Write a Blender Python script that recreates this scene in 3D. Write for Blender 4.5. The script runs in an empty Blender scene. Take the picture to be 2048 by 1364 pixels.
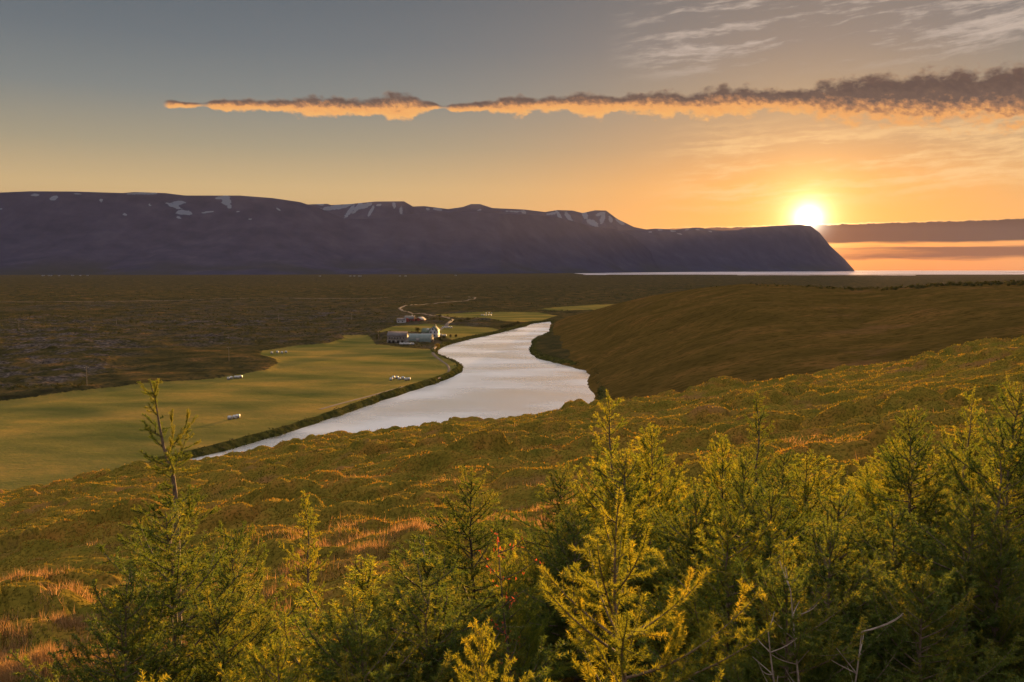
import bpy, math, random
import numpy as np
from mathutils import Vector

# ------------------------------------------------------------------ camera, sky, sun, exposure
S = bpy.context.scene
COL = S.collection
W_PX, H_PX, F_PX = 2048.0, 1364.0, 1774.0
HC = 54.0
PITCH = math.radians(4.673)
cam_d = bpy.data.cameras.new("camera")
cam_d.sensor_width = 36.0
cam_d.lens = F_PX / W_PX * 36.0
cam_d.clip_start = 0.1
cam_d.clip_end = 200000.0
cam = bpy.data.objects.new("camera", cam_d)
COL.objects.link(cam)
cam.location = (0, 0, HC)
cam.rotation_euler = (math.pi / 2 - PITCH, 0, 0)
S.camera = cam
S.view_settings.view_transform = 'Standard'
S.view_settings.look = 'None'
S.view_settings.exposure = 2.15
S.view_settings.gamma = 1.0
S.cycles.use_denoising = True
S.cycles.max_bounces = 8
S.cycles.transparent_max_bounces = 8
S.cycles.volume_bounces = 0
S.cycles.sample_clamp_indirect = 4.0

CP, SP = math.cos(PITCH), math.sin(PITCH)
def ray(px, py):
    cx, cy = (px - W_PX / 2) / F_PX, (H_PX / 2 - py) / F_PX
    return cx, CP + cy * SP, -SP + cy * CP
def ang(px, py):
    x, y, z = ray(px, py)
    return math.degrees(math.atan2(x, y)), math.degrees(math.atan2(z, math.hypot(x, y)))
def uv(px, py):
    x, y, z = ray(px, py)
    return x / y, -z / y
def gp(px, py, z=2.0):
    """the point of the horizontal plane at height z that the photograph shows there"""
    u, v = uv(px, py)
    y = (HC - z) / v
    return u * y, y
def lin(r, g, b):
    f = lambda c: (c / 255.0 / 12.92) if c <= 10.3 else (((c / 255.0 + 0.055) / 1.055) ** 2.4)
    return (f(r), f(g), f(b), 1.0)

SUN_AZ, SUN_EL = ang(1617, 437)
a_, e_ = math.radians(SUN_AZ), math.radians(SUN_EL)
SUN_DIR = Vector((math.sin(a_) * math.cos(e_), math.cos(a_) * math.cos(e_), math.sin(e_)))
sun_d = bpy.data.lights.new("sun", 'SUN')
sun_d.energy = 4.8
sun_d.color = (1.0, 0.54, 0.17)
sun_d.angle = math.radians(0.5)
sun = bpy.data.objects.new("sun", sun_d)
COL.objects.link(sun)
sun.location = (0, 0, 120)
sun.rotation_euler = SUN_DIR.to_track_quat('Z', 'Y').to_euler()

class NT:
    """small builder for node trees"""
    def __init__(self, tree):
        self.t = tree
        self.t.nodes.clear()
    def node(self, typ, **kw):
        n = self.t.nodes.new(typ)
        for k, v in kw.items():
            setattr(n, k, v)
        return n
    def put(self, sock, v):
        if isinstance(v, bpy.types.NodeSocket):
            self.t.links.new(v, sock)
        elif v is not None:
            sock.default_value = v
    def m(self, op, a, b=None, c=None, clamp=False):
        n = self.node('ShaderNodeMath', operation=op, use_clamp=clamp)
        for i, v in enumerate((a, b, c)):
            if v is not None:
                self.put(n.inputs[i], v)
        return n.outputs[0]
    def ss(self, x, lo, hi, a=0.0, b=1.0, smooth=True):
        n = self.node('ShaderNodeMapRange', interpolation_type='SMOOTHSTEP' if smooth else 'LINEAR', clamp=True)
        for i, v in enumerate((x, lo, hi, a, b)):
            self.put(n.inputs[i], v)
        return n.outputs[0]
    def mix(self, f, a, b, mode='MIX'):
        n = self.node('ShaderNodeMix', data_type='RGBA', blend_type=mode)
        self.put(n.inputs[0], f); self.put(n.inputs[6], a); self.put(n.inputs[7], b)
        return n.outputs[2]
    def ramp(self, f, stops, interp='LINEAR'):
        n = self.node('ShaderNodeValToRGB')
        cr = n.color_ramp
        cr.interpolation = interp
        while len(cr.elements) < len(stops):
            cr.elements.new(0.5)
        for e, (p, c) in zip(cr.elements, stops):
            e.position = p
            e.color = c if len(c) == 4 else (*c, 1.0)
        self.put(n.inputs[0], f)
        return n.outputs[0]
    def noise(self, vec, scale, detail=4.0, rough=0.55, dist=0.0, dims='3D'):
        n = self.node('ShaderNodeTexNoise', noise_dimensions=dims)
        self.put(n.inputs['Vector'], vec)
        n.inputs['Scale'].default_value = scale
        n.inputs['Detail'].default_value = detail
        n.inputs['Roughness'].default_value = rough
        n.inputs['Distortion'].default_value = dist
        return n.outputs[0]
    def xyz(self, x, y, z):
        n = self.node('ShaderNodeCombineXYZ')
        for i, v in enumerate((x, y, z)):
            self.put(n.inputs[i], v)
        return n.outputs[0]
    def curve(self, f, pts):
        n = self.node('ShaderNodeFloatCurve')
        c = n.mapping.curves[0]
        n.mapping.extend = 'HORIZONTAL'
        while len(c.points) < len(pts):
            c.points.new(0.5, 0.5)
        for p, (x, y) in zip(c.points, pts):
            p.location = (x, y)
            p.handle_type = 'AUTO_CLAMPED'
        n.mapping.update()
        self.put(n.inputs['Value'], f)
        return n.outputs[0]
    def attr(self, name):
        return self.node('ShaderNodeAttribute', attribute_name=name).outputs['Fac']

def build_world():
    w = bpy.data.worlds.new("World")
    S.world = w
    w.use_nodes = True
    n = NT(w.node_tree)
    vec = n.node('ShaderNodeTexCoord').outputs['Generated']
    sep = n.node('ShaderNodeSeparateXYZ')
    n.put(sep.inputs[0], vec)
    x, y, z = sep.outputs
    az = n.m('MULTIPLY', n.m('ARCTAN2', x, y), 57.29578)
    el = n.m('MULTIPLY', n.m('ARCSINE', z), 57.29578)
    dot = n.node('ShaderNodeVectorMath', operation='DOT_PRODUCT')
    n.put(dot.inputs[0], vec); dot.inputs[1].default_value = SUN_DIR
    sep_ang = n.m('MULTIPLY', n.m('ARCCOSINE', n.m('MINIMUM', dot.outputs['Value'], 1.0)), 57.29578)
    daz = n.m('SUBTRACT', az, SUN_AZ)
    # clear sky: away from the sun, and round it, with added fill above the view
    t = n.ss(el, -2.0, 40.0, smooth=False)
    P = lambda e: (e + 2.0) / 42.0
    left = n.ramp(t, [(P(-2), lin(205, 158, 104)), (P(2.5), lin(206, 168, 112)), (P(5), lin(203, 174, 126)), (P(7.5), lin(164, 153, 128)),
                      (P(10.5), lin(126, 131, 130)), (P(13.5), lin(104, 113, 120)), (P(17.5), lin(86, 97, 108)), (P(23), SKY_FILL_MID), (P(32), SKY_FILL_HIGH)])
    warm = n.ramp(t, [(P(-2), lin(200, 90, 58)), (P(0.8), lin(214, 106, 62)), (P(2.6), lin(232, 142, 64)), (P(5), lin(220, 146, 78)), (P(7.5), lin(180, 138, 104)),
                      (P(10.5), lin(148, 132, 118)), (P(13.5), lin(124, 117, 117)), (P(17.5), lin(104, 104, 108)), (P(23), SKY_FILL_MID), (P(32), SKY_FILL_HIGH)])
    q = n.m('DIVIDE', daz, 16.0)
    fw = n.m('EXPONENT', n.m('MULTIPLY', n.m('MULTIPLY', q, q), -1.0))
    base = n.mix(fw, left, warm)
    sky = n.node('ShaderNodeTexSky', sky_type='NISHITA', sun_disc=False, sun_elevation=e_, sun_rotation=a_, air_density=1.0, dust_density=1.5)
    nis = n.mix(1.0, sky.outputs[0], (0.10, 0.10, 0.10, 1), 'MULTIPLY')
    base = n.mix(0.12, base, nis)
    # glow and disc
    g1 = n.m('MULTIPLY', n.m('EXPONENT', n.m('MULTIPLY', sep_ang, -0.36)), 0.22)
    g2 = n.m('MULTIPLY', n.m('EXPONENT', n.m('MULTIPLY', sep_ang, -0.95)), 2.6)
    disc = n.m('MULTIPLY', n.m('EXPONENT', n.m('MULTIPLY', sep_ang, -3.0)), 9.0)
    glow1 = n.mix(1.0, (1.0, 0.60, 0.16, 1), n.xyz(g1, g1, g1), 'MULTIPLY')
    glow2 = n.mix(1.0, (1.0, 0.58, 0.24, 1), n.xyz(g2, g2, g2), 'MULTIPLY')
    # cirrus
    tilt = n.m('SUBTRACT', el, n.m('MULTIPLY', az, 0.055))
    pc = n.xyz(n.m('MULTIPLY', az, 0.065), n.m('MULTIPLY', tilt, 0.95), 0.0)
    warp = n.noise(n.xyz(n.m('MULTIPLY', az, 0.25), n.m('MULTIPLY', el, 0.5), 3.0), 1.0, 3.0)
    pc2 = n.node('ShaderNodeVectorMath', operation='ADD')
    n.put(pc2.inputs[0], pc)
    n.put(pc2.inputs[1], n.xyz(0.0, n.m('MULTIPLY', warp, 1.1), 0.0))
    c1 = n.noise(pc2.outputs[0], 1.25, 7.0, 0.60)
    c2 = n.noise(n.xyz(n.m('MULTIPLY', az, 0.7), n.m('MULTIPLY', tilt, 2.6), 5.0), 1.0, 5.0, 0.6)
    cc = n.m('ADD', n.m('MULTIPLY', c1, 0.72), n.m('MULTIPLY', c2, 0.28))
    up = n.m('MULTIPLY', n.ss(az, 5.5, 11.0), n.ss(el, 11.2, 13.0))
    lowm = n.m('MULTIPLY', n.m('MULTIPLY', n.ss(az, 7.0, 15.0), n.ss(tilt, 2.0, 4.2)), n.ss(el, 9.6, 7.2))
    cu = n.m('MULTIPLY', n.ss(cc, 0.47, 0.62), up)
    cl = n.m('MULTIPLY', n.ss(cc, 0.44, 0.60), lowm)
    base = n.mix(n.m('MULTIPLY', cu, 0.80), base, lin(214, 194, 176))
    base = n.mix(n.m('MULTIPLY', cl, 0.70), base, lin(255, 206, 142))
    base = n.mix(n.m('MULTIPLY', n.ss(cc, 0.40, 0.60), n.m('MULTIPLY', up, 0.22)), base, lin(150, 136, 132))
    base = n.mix(1.0, base, glow1, 'ADD')
    base = n.mix(1.0, base, glow2, 'ADD')
    # long lit cloud streak
    band = [(335, 208, 9), (360, 209, 5), (405, 210, 5), (430, 210, 10), (520, 211, 10), (620, 213, 16), (700, 215, 19), (775, 213, 23), (840, 212, 12), (868, 213, 6), (886, 214, 3), (906, 216, 10), (960, 214, 14),
            (1050, 211, 18), (1110, 208, 20), (1200, 209, 19), (1300, 208, 21), (1390, 210, 24), (1460, 204, 28), (1600, 203, 30), (1750, 199, 35), (1850, 195, 39), (1950, 191, 42), (2048, 190, 45), (2200, 189, 48)]
    ta = n.ss(az, -35.0, 35.0, smooth=False)
    cen, thk = [], []
    for px, py, h in band:
        a, e = ang(px, py)
        cen.append(((a + 35) / 70, e / 20))
        thk.append(((a + 35) / 70, h * 1.12 / F_PX * 57.3 / 3))
    thk.insert(0, (((ang(315, 210)[0]) + 35) / 70, 0.0)); cen.insert(0, (((ang(315, 210)[0]) + 35) / 70, cen[0][1]))
    cen_c = n.m('MULTIPLY', n.curve(ta, cen), 20.0)
    thk_c = n.m('MAXIMUM', n.m('MULTIPLY', n.curve(ta, thk), 3.0), 0.004)
    lump = n.noise(n.xyz(n.m('MULTIPLY', az, 1.0), 4.0, 0.0), 0.42, 0.6, 0.5)
    raw = n.m('MULTIPLY', n.ss(thk_c, 0.03, 0.12), n.ss(az, ang(318, 208)[0], ang(338, 208)[0]))
    thk_c = n.m('MULTIPLY', thk_c, n.ss(lump, 0.30, 0.70, 0.72, 1.25))
    pres = n.ss(n.m('ADD', thk_c, n.m('MULTIPLY', n.m('SUBTRACT', lump, 0.5), 0.4)), 0.10, 0.26)
    pn = n.xyz(n.m('MULTIPLY', az, 1.0), n.m('MULTIPLY', el, 1.5), 0.0)
    k1 = n.noise(pn, 1.0, 3.0, 0.5)
    k2 = n.noise(n.xyz(n.m('ADD', az, n.m('MULTIPLY', el, 0.25)), n.m('MULTIPLY', el, 1.5), 7.0), 2.2, 6.0, 0.62)
    k3 = n.noise(n.xyz(n.m('ADD', az, n.m('MULTIPLY', el, 0.35)), n.m('MULTIPLY', el, 1.3), 17.0), 2.4, 5.0, 0.62)
    puff = n.m('ADD', n.m('MULTIPLY', n.m('SUBTRACT', k1, 0.5), 1.5), n.m('MULTIPLY', n.m('SUBTRACT', k2, 0.5), 1.0))
    d = n.m('DIVIDE', n.m('SUBTRACT', el, cen_c), thk_c)
    puff = n.m('MULTIPLY', puff, n.ss(d, -0.4, 0.6, 1.0, 0.72))
    dens = n.m('ADD', n.m('SUBTRACT', 1.0, n.m('ABSOLUTE', d)), puff)
    mask = n.ss(dens, 0.0, 0.50)
    right = n.ss(az, 12.0, 27.0)
    tt = n.m('ADD', n.m('ADD', d, n.m('MULTIPLY', puff, 0.25)), n.m('ADD', n.ss(az, 10.0, 26.0, -0.14, 0.34), n.m('MULTIPLY', n.m('SUBTRACT', k3, 0.5), 1.35)))
    colr = n.ramp(n.ss(tt, -1.1, 1.1, smooth=False), [(0.0, lin(246, 184, 108)), (0.38, lin(236, 166, 98)), (0.52, lin(170, 122, 88)), (0.64, lin(112, 90, 78)), (0.85, lin(96, 78, 70)), (1.0, lin(104, 82, 72))])
    rim = n.m('MULTIPLY', n.ss(dens, 0.42, 0.05), n.ss(k2, 0.42, 0.62))
    colr = n.mix(n.m('MULTIPLY', rim, n.ss(d, -0.4, 0.9, 0.8, 0.30)), colr, lin(240, 170, 100))
    base = n.mix(n.m('MULTIPLY', n.m('MULTIPLY', mask, raw), pres), base, colr)
    # low bank of cloud on the horizon
    nb = n.noise(n.xyz(n.m('MULTIPLY', az, 1.0), n.m('MULTIPLY', el, 2.2), 2.0), 2.2, 5.0, 0.6)
    nb2 = n.noise(n.xyz(n.m('MULTIPLY', az, 0.12), n.m('MULTIPLY', el, 1.6), 9.0), 1.6, 4.0, 0.55)
    wob = n.m('MULTIPLY', n.m('SUBTRACT', nb, 0.5), 0.26)
    wob2 = n.m('MULTIPLY', n.m('SUBTRACT', nb2, 0.5), 0.60)
    top = n.m('ADD', n.m('MULTIPLY', n.m('SUBTRACT', az, 20.0), 0.012), 2.66)
    e1 = n.m('ADD', el, wob)
    e2 = n.m('ADD', el, wob2)
    b1 = n.m('MULTIPLY', n.ss(n.m('SUBTRACT', e1, top), 0.03, -0.06), n.ss(e2, 1.40, 1.60))
    b1 = n.m('MULTIPLY', b1, n.ss(az, 7.0, 13.0))
    b2 = n.m('MULTIPLY', n.m('MULTIPLY', n.ss(e2, 1.38, 1.24), n.ss(e2, 0.45, 0.72)), n.ss(n.m('ADD', az, n.m('MULTIPLY', wob2, 20.0)), 19.0, 25.0, 0.35, 1.0))
    near = n.m('EXPONENT', n.m('MULTIPLY', n.m('ABSOLUTE', daz), -0.22))
    bc1 = n.mix(near, lin(26, 22, 36), lin(130, 64, 28))
    bc2 = n.mix(near, lin(66, 36, 42), lin(150, 74, 40))
    base = n.mix(n.m('MULTIPLY', b1, 0.95), base, bc1)
    base = n.mix(n.m('MULTIPLY', b2, 0.82), base, bc2)
    edge = n.m('MULTIPLY', n.m('MULTIPLY', n.ss(n.m('ABSOLUTE', n.m('SUBTRACT', n.m('SUBTRACT', e1, top), 0.0)), 0.06, 0.0), near), 1.3)
    base = n.mix(1.0, base, n.mix(1.0, (1.0, 0.72, 0.34, 1), n.xyz(edge, edge, edge), 'MULTIPLY'), 'ADD')
    base = n.mix(1.0, base, n.mix(1.0, (1.0, 0.90, 0.70, 1), n.xyz(disc, disc, disc), 'MULTIPLY'), 'ADD')
    bg = n.node('ShaderNodeBackground')
    n.put(bg.inputs[0], base)
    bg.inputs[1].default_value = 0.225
    out = n.node('ShaderNodeOutputWorld')
    n.put(out.inputs[0], bg.outputs[0])
    w.cycles.sampling_method = 'MANUAL'
    w.cycles.sample_map_resolution = 2048

SKY_FILL_MID = lin(186, 178, 180)  # start of the added brightness above the view
SKY_FILL_HIGH = (1.42, 1.30, 1.25, 1.0)  # unseen upper sky, added bright to fill the foreground and whiten the river
build_world()

# ------------------------------------------------------------------ helpers
rng = np.random.default_rng(7)
TAB = rng.random(65536)
def vnoise(x, y, seed=0):
    xi, yi = np.floor(x).astype(np.int64), np.floor(y).astype(np.int64)
    fx, fy = x - xi, y - yi
    fx = fx * fx * fx * (fx * (fx * 6 - 15) + 10); fy = fy * fy * fy * (fy * (fy * 6 - 15) + 10)
    h = lambda i, j: TAB[((i * 73856093) ^ (j * 19349663) ^ (seed * 83492791)) & 65535]
    a, b, c, d = h(xi, yi), h(xi + 1, yi), h(xi, yi + 1), h(xi + 1, yi + 1)
    return (a + (b - a) * fx) * (1 - fy) + (c + (d - c) * fx) * fy
def fbm(x, y, octs=4, seed=0, gain=0.5):
    s, a, n = 0.0, 1.0, 0.0
    c, sn = math.cos(0.6), math.sin(0.6)
    for i in range(octs):
        s = s + a * vnoise(x, y, seed + i)
        n += a
        a *= gain
        x, y = (x * c - y * sn) * 2.03 + 11.3, (x * sn + y * c) * 2.03 + 5.7
    return s / n - 0.5
def cells(x, y, seed=0):
    """distance to the nearest jittered cell point and that cell's random value"""
    xi, yi = np.floor(x).astype(np.int64), np.floor(y).astype(np.int64)
    best = np.full(x.shape, 9.0); val = np.zeros(x.shape)
    for i in (-1, 0, 1):
        for j in (-1, 0, 1):
            a, b = xi + i, yi + j
            k = ((a * 73856093) ^ (b * 19349663) ^ (seed * 83492791)) & 65535
            dx = a + TAB[k] - x
            dy = b + TAB[(k + 17111) & 65535] - y
            d = dx * dx + dy * dy
            w = d < best
            best = np.where(w, d, best); val = np.where(w, TAB[(k + 40503) & 65535], val)
    return np.sqrt(best), val
def sstep(x, a, b):
    t = np.clip((x - a) / (b - a), 0, 1)
    return t * t * (3 - 2 * t)
def poly_sd(x, y, poly):
    """signed distance to a polygon, negative inside"""
    P_ = np.asarray(poly)
    d = np.full(x.shape, 1e18); ins = np.zeros(x.shape, bool)
    for i in range(len(P_)):
        ax, ay = P_[i]; bx, by = P_[(i + 1) % len(P_)]
        ex, ey = bx - ax, by - ay
        t = np.clip(((x - ax) * ex + (y - ay) * ey) / (ex * ex + ey * ey + 1e-9), 0, 1)
        d = np.minimum(d, (x - ax - t * ex) ** 2 + (y - ay - t * ey) ** 2)
        c = (ay > y) != (by > y)
        with np.errstate(divide='ignore', invalid='ignore'):
            xi = ax + (y - ay) / (by - ay + 1e-12) * ex
        ins ^= c & (x < xi)
    return np.where(ins, -np.sqrt(d), np.sqrt(d))

def mesh_obj(name, verts, tris=None, quads=None, mats=(), parent=None, smooth=False, attrs=None, midx=None):
    verts = np.asarray(verts, np.float32)
    me = bpy.data.meshes.new(name)
    me.vertices.add(len(verts))
    me.vertices.foreach_set('co', verts.ravel())
    lv, ls, tot = [], [], []
    pos = 0
    for arr, k in ((tris, 3), (quads, 4)):
        if arr is not None and len(arr):
            arr = np.asarray(arr, np.int32)
            lv.append(arr.ravel())
            ls.append(pos + np.arange(len(arr), dtype=np.int32) * k)
            pos += arr.size
    lv = np.concatenate(lv); ls = np.concatenate(ls)
    me.loops.add(len(lv)); me.loops.foreach_set('vertex_index', lv)
    me.polygons.add(len(ls)); me.polygons.foreach_set('loop_start', ls)
    if smooth:
        me.polygons.foreach_set('use_smooth', np.ones(len(ls), bool))
    for m in mats:
        me.materials.append(m)
    if midx is not None:
        me.polygons.foreach_set('material_index', np.asarray(midx, np.int32))
    for k, v in (attrs or {}).items():
        a = me.attributes.new(k, 'FLOAT', 'POINT')
        a.data.foreach_set('value', np.asarray(v, np.float32))
    me.update(calc_edges=True)
    o = bpy.data.objects.new(name, me)
    COL.objects.link(o)
    if parent is not None:
        o.parent = parent
    return o
def grid_quads(nr, nc):
    i = np.arange(nr - 1)[:, None] * nc + np.arange(nc - 1)[None, :]
    i = i.ravel()
    return np.stack([i, i + 1, i + nc + 1, i + nc], 1)
def struct(o):
    o['kind'] = 'structure'
    return o
def tag(o, label, cat, group=None, kind=None):
    if label: o['label'] = label
    if cat: o['category'] = cat
    if group: o['group'] = group
    if kind: o['kind'] = kind
    return o
def empty(name, loc, label, cat, group=None, rz=0.0, sc=1.0):
    o = bpy.data.objects.new(name, None)
    COL.objects.link(o)
    o.location = loc; o.rotation_euler = (0, 0, rz); o.scale = (sc, sc, sc)
    o.empty_display_size = 0.2
    return tag(o, label, cat, group)
def copy_tree(o, parent=None):
    c = o.copy()
    COL.objects.link(c)
    if parent is not None:
        c.parent = parent
    for ch in list(o.children):
        copy_tree(ch, c)
    return c

class MB:
    """collects boxes, prisms and tubes into one mesh"""
    def __init__(self):
        self.v, self.q, self.t, self.n = [], [], [], 0
    def add(self, v, q=(), t=()):
        self.v.append(np.asarray(v, float))
        for f in q: self.q.append([i + self.n for i in f])
        for f in t: self.t.append([i + self.n for i in f])
        self.n += len(v)
    def box(self, x0, x1, y0, y1, z0, z1):
        v = [(x, y, z) for z in (z0, z1) for y in (y0, y1) for x in (x0, x1)]
        self.add(v, [(0, 2, 3, 1), (4, 5, 7, 6), (0, 1, 5, 4), (2, 6, 7, 3), (0, 4, 6, 2), (1, 3, 7, 5)])
        return self
    def tube(self, pts, rad, sides=5):
        pts = np.asarray(pts, float); rad = np.broadcast_to(np.asarray(rad, float), (len(pts),))
        tg = np.gradient(pts, axis=0); tg /= np.linalg.norm(tg, axis=1)[:, None] + 1e-9
        up = np.where(np.abs(tg[:, 2:3]) > 0.9, np.array([[1.0, 0, 0]]), np.array([[0, 0, 1.0]]))
        a = np.cross(tg, up); a /= np.linalg.norm(a, axis=1)[:, None] + 1e-9
        b = np.cross(tg, a)
        th = np.arange(sides) / sides * 2 * math.pi
        ring = pts[:, None] + rad[:, None, None] * (a[:, None] * np.cos(th)[None, :, None] + b[:, None] * np.sin(th)[None, :, None])
        n = len(pts); q = []
        for i in range(n - 1):
            for j in range(sides):
                k = (j + 1) % sides
                q.append((i * sides + j, i * sides + k, (i + 1) * sides + k, (i + 1) * sides + j))
        self.add(ring.reshape(-1, 3), q)
        return self
    def gable(self, x0, x1, y0, y1, z0, z1, th=0.12, over=0.3):
        """two roof slabs, ridge along x"""
        ym = (y0 + y1) / 2
        for ya, sg in ((y0 - over, 1), (y1 + over, -1)):
            za = z0 - (z1 - z0) * over / (ym - y0)
            v = [(x0 - over, ya, za), (x1 + over, ya, za), (x1 + over, ym, z1), (x0 - over, ym, z1)]
            v += [(p[0], p[1], p[2] + th) for p in v]
            self.add(v, [(0, 1, 2, 3), (4, 7, 6, 5), (0, 4, 5, 1), (1, 5, 6, 2), (2, 6, 7, 3), (3, 7, 4, 0)])
        return self
    def house(self, x0, x1, y0, y1, z0, z1, zr):
        """walls with gable ends, ridge along x"""
        ym = (y0 + y1) / 2
        v = [(x0, y0, z0), (x1, y0, z0), (x1, y1, z0), (x0, y1, z0), (x0, y0, z1), (x1, y0, z1), (x1, y1, z1), (x0, y1, z1), (x0, ym, zr), (x1, ym, zr)]
        self.add(v, [(0, 1, 5, 4), (2, 3, 7, 6), (1, 2, 6, 5), (3, 0, 4, 7), (4, 5, 9, 8), (6, 7, 8, 9)], [(5, 6, 9), (7, 4, 8)])
        return self
    def build(self, name, mat, parent=None, smooth=False):
        return mesh_obj(name, np.concatenate(self.v), self.t or None, self.q or None, [mat], parent, smooth)

# ------------------------------------------------------------------ materials
def new_mat(name):
    m = bpy.data.materials.new(name)
    m.use_nodes = True
    n = NT(m.node_tree)
    out = n.node('ShaderNodeOutputMaterial')
    return m, n, out
def plain(name, c1, c2=None, scale=3.0, rough=0.8, bump=0.0, spec=0.3):
    m, n, out = new_mat(name)
    b = n.node('ShaderNodeBsdfPrincipled')
    b.inputs['Roughness'].default_value = rough
    b.inputs['Specular IOR Level'].default_value = spec
    co = n.node('ShaderNodeTexCoord').outputs['Object']
    if c2 is not None:
        f = n.noise(co, scale, 5.0, 0.6)
        n.put(b.inputs['Base Color'], n.mix(n.ss(f, 0.35, 0.65), (*c1, 1), (*c2, 1)))
        if bump:
            bp = n.node('ShaderNodeBump')
            bp.inputs['Strength'].default_value = bump
            n.put(bp.inputs['Height'], f)
            n.put(b.inputs['Normal'], bp.outputs[0])
    else:
        b.inputs['Base Color'].default_value = (*c1, 1)
    n.put(out.inputs[0], b.outputs[0])
    return m
def leafy(name, dark, light, trans, tmix=0.45, warm=None):
    """leaf or blade: diffuse and translucent, each blade's own tint from the mesh"""
    m, n, out = new_mat(name)
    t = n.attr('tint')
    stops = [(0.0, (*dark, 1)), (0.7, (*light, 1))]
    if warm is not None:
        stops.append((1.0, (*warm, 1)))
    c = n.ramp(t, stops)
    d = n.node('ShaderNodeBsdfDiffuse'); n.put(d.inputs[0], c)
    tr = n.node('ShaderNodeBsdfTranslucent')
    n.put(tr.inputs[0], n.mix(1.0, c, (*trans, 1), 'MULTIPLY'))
    mx = n.node('ShaderNodeMixShader'); mx.inputs[0].default_value = tmix
    n.put(mx.inputs[1], d.outputs[0]); n.put(mx.inputs[2], tr.outputs[0])
    gl = n.node('ShaderNodeBsdfGlossy'); gl.inputs['Roughness'].default_value = 0.45
    gl.inputs[0].default_value = (0.8, 0.8, 0.7, 1)
    m2 = n.node('ShaderNodeMixShader'); m2.inputs[0].default_value = 0.012
    n.put(m2.inputs[1], mx.outputs[0]); n.put(m2.inputs[2], gl.outputs[0])
    n.put(out.inputs[0], m2.outputs[0])
    return m

def ground_material():
    m, n, out = new_mat('valley_ground')
    b = n.node('ShaderNodeBsdfPrincipled')
    b.inputs['Roughness'].default_value = 0.95
    b.inputs['Specular IOR Level'].default_value = 0.0
    pos = n.node('ShaderNodeNewGeometry').outputs['Position']
    fine = n.noise(pos, 0.45, 5.0, 0.65)
    mid = n.noise(pos, 0.06, 5.0, 0.6)
    big = n.noise(pos, 0.012, 4.0, 0.55)
    heath = n.ramp(mid, [(0.30, (0.016, 0.014, 0.007)), (0.46, (0.041, 0.034, 0.013)), (0.58, (0.068, 0.047, 0.017)), (0.70, (0.130, 0.070, 0.026))])
    heath = n.mix(n.m('MULTIPLY', n.ss(big, 0.45, 0.65), 0.5), heath, (0.034, 0.030, 0.011, 1))
    heath = n.mix(n.m('MULTIPLY', n.ss(fine, 0.52, 0.40), 0.7), heath, (0.016, 0.018, 0.010, 1))
    rockc = n.ramp(fine, [(0.36, (0.014, 0.012, 0.012)), (0.5, (0.048, 0.040, 0.036)), (0.68, (0.112, 0.092, 0.080))])
    rm = n.m('MULTIPLY', n.attr('rock'), n.ss(n.noise(pos, 0.05, 7.0, 0.72), 0.47, 0.58))
    col = n.mix(rm, heath, rockc)
    st = n.node('ShaderNodeMapping'); n.put(st.inputs[0], pos)
    st.inputs['Scale'].default_value = (0.55, 1.0, 1.0)
    st.inputs['Rotation'].default_value = (0, 0, 0.35)
    fm = n.noise(st.outputs[0], 0.035, 5.0, 0.55)
    fd = n.noise(st.outputs[0], 0.9, 4.0, 0.6)
    fld = n.ramp(fm, [(0.34, (0.064, 0.066, 0.018)), (0.5, (0.128, 0.103, 0.027)), (0.66, (0.220, 0.140, 0.034))])
    fld = n.mix(n.m('MULTIPLY', n.ss(fd, 0.55, 0.35), 0.35), fld, (0.085, 0.095, 0.022, 1))
    col = n.mix(n.m('MULTIPLY', n.attr('bank'), 0.85), col, n.mix(n.ss(fine, 0.4, 0.6), (0.022, 0.024, 0.006, 1), (0.055, 0.052, 0.012, 1)))
    edge = n.m('ADD', n.attr('field'), n.m('MULTIPLY', n.m('SUBTRACT', fine, 0.5), 0.5))
    col = n.mix(n.ss(edge, 0.42, 0.58), col, fld)
    n.put(b.inputs['Base Color'], col)
    bp = n.node('ShaderNodeBump'); bp.inputs['Strength'].default_value = 0.9; bp.inputs['Distance'].default_value = 0.7
    n.put(bp.inputs['Height'], n.m('ADD', fine, n.m('MULTIPLY', mid, 1.5)))
    n.put(b.inputs['Normal'], bp.outputs[0])
    n.put(out.inputs[0], b.outputs[0])
    return m
def hill_material(name, bumpd, stretch, cols, s1, s2, red):
    m, n, out = new_mat(name)
    b = n.node('ShaderNodeBsdfPrincipled')
    b.inputs['Roughness'].default_value = 0.95
    b.inputs['Specular IOR Level'].default_value = 0.0
    pos = n.node('ShaderNodeNewGeometry').outputs['Position']
    st = n.node('ShaderNodeMapping'); n.put(st.inputs[0], pos)
    st.inputs['Scale'].default_value = stretch
    fine = n.noise(st.outputs[0], s1, 6.0, 0.68)
    mid = n.noise(st.outputs[0], s2, 5.0, 0.6)
    c = n.ramp(mid, [(0.30, cols[0]), (0.5, cols[1]), (0.68, cols[2])])
    c = n.mix(n.m('MULTIPLY', n.ss(fine, 0.54, 0.38), 0.75), c, cols[3])
    c = n.mix(n.m('MULTIPLY', n.ss(n.noise(pos, s2 * 0.35, 4.0, 0.6), 0.56, 0.70), 0.6), c, red)
    n.put(b.inputs['Base Color'], c)
    bp = n.node('ShaderNodeBump'); bp.inputs['Strength'].default_value = 1.0; bp.inputs['Distance'].default_value = bumpd
    n.put(bp.inputs['Height'], fine)
    n.put(b.inputs['Normal'], bp.outputs[0])
    n.put(out.inputs[0], b.outputs[0])
    return m
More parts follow.
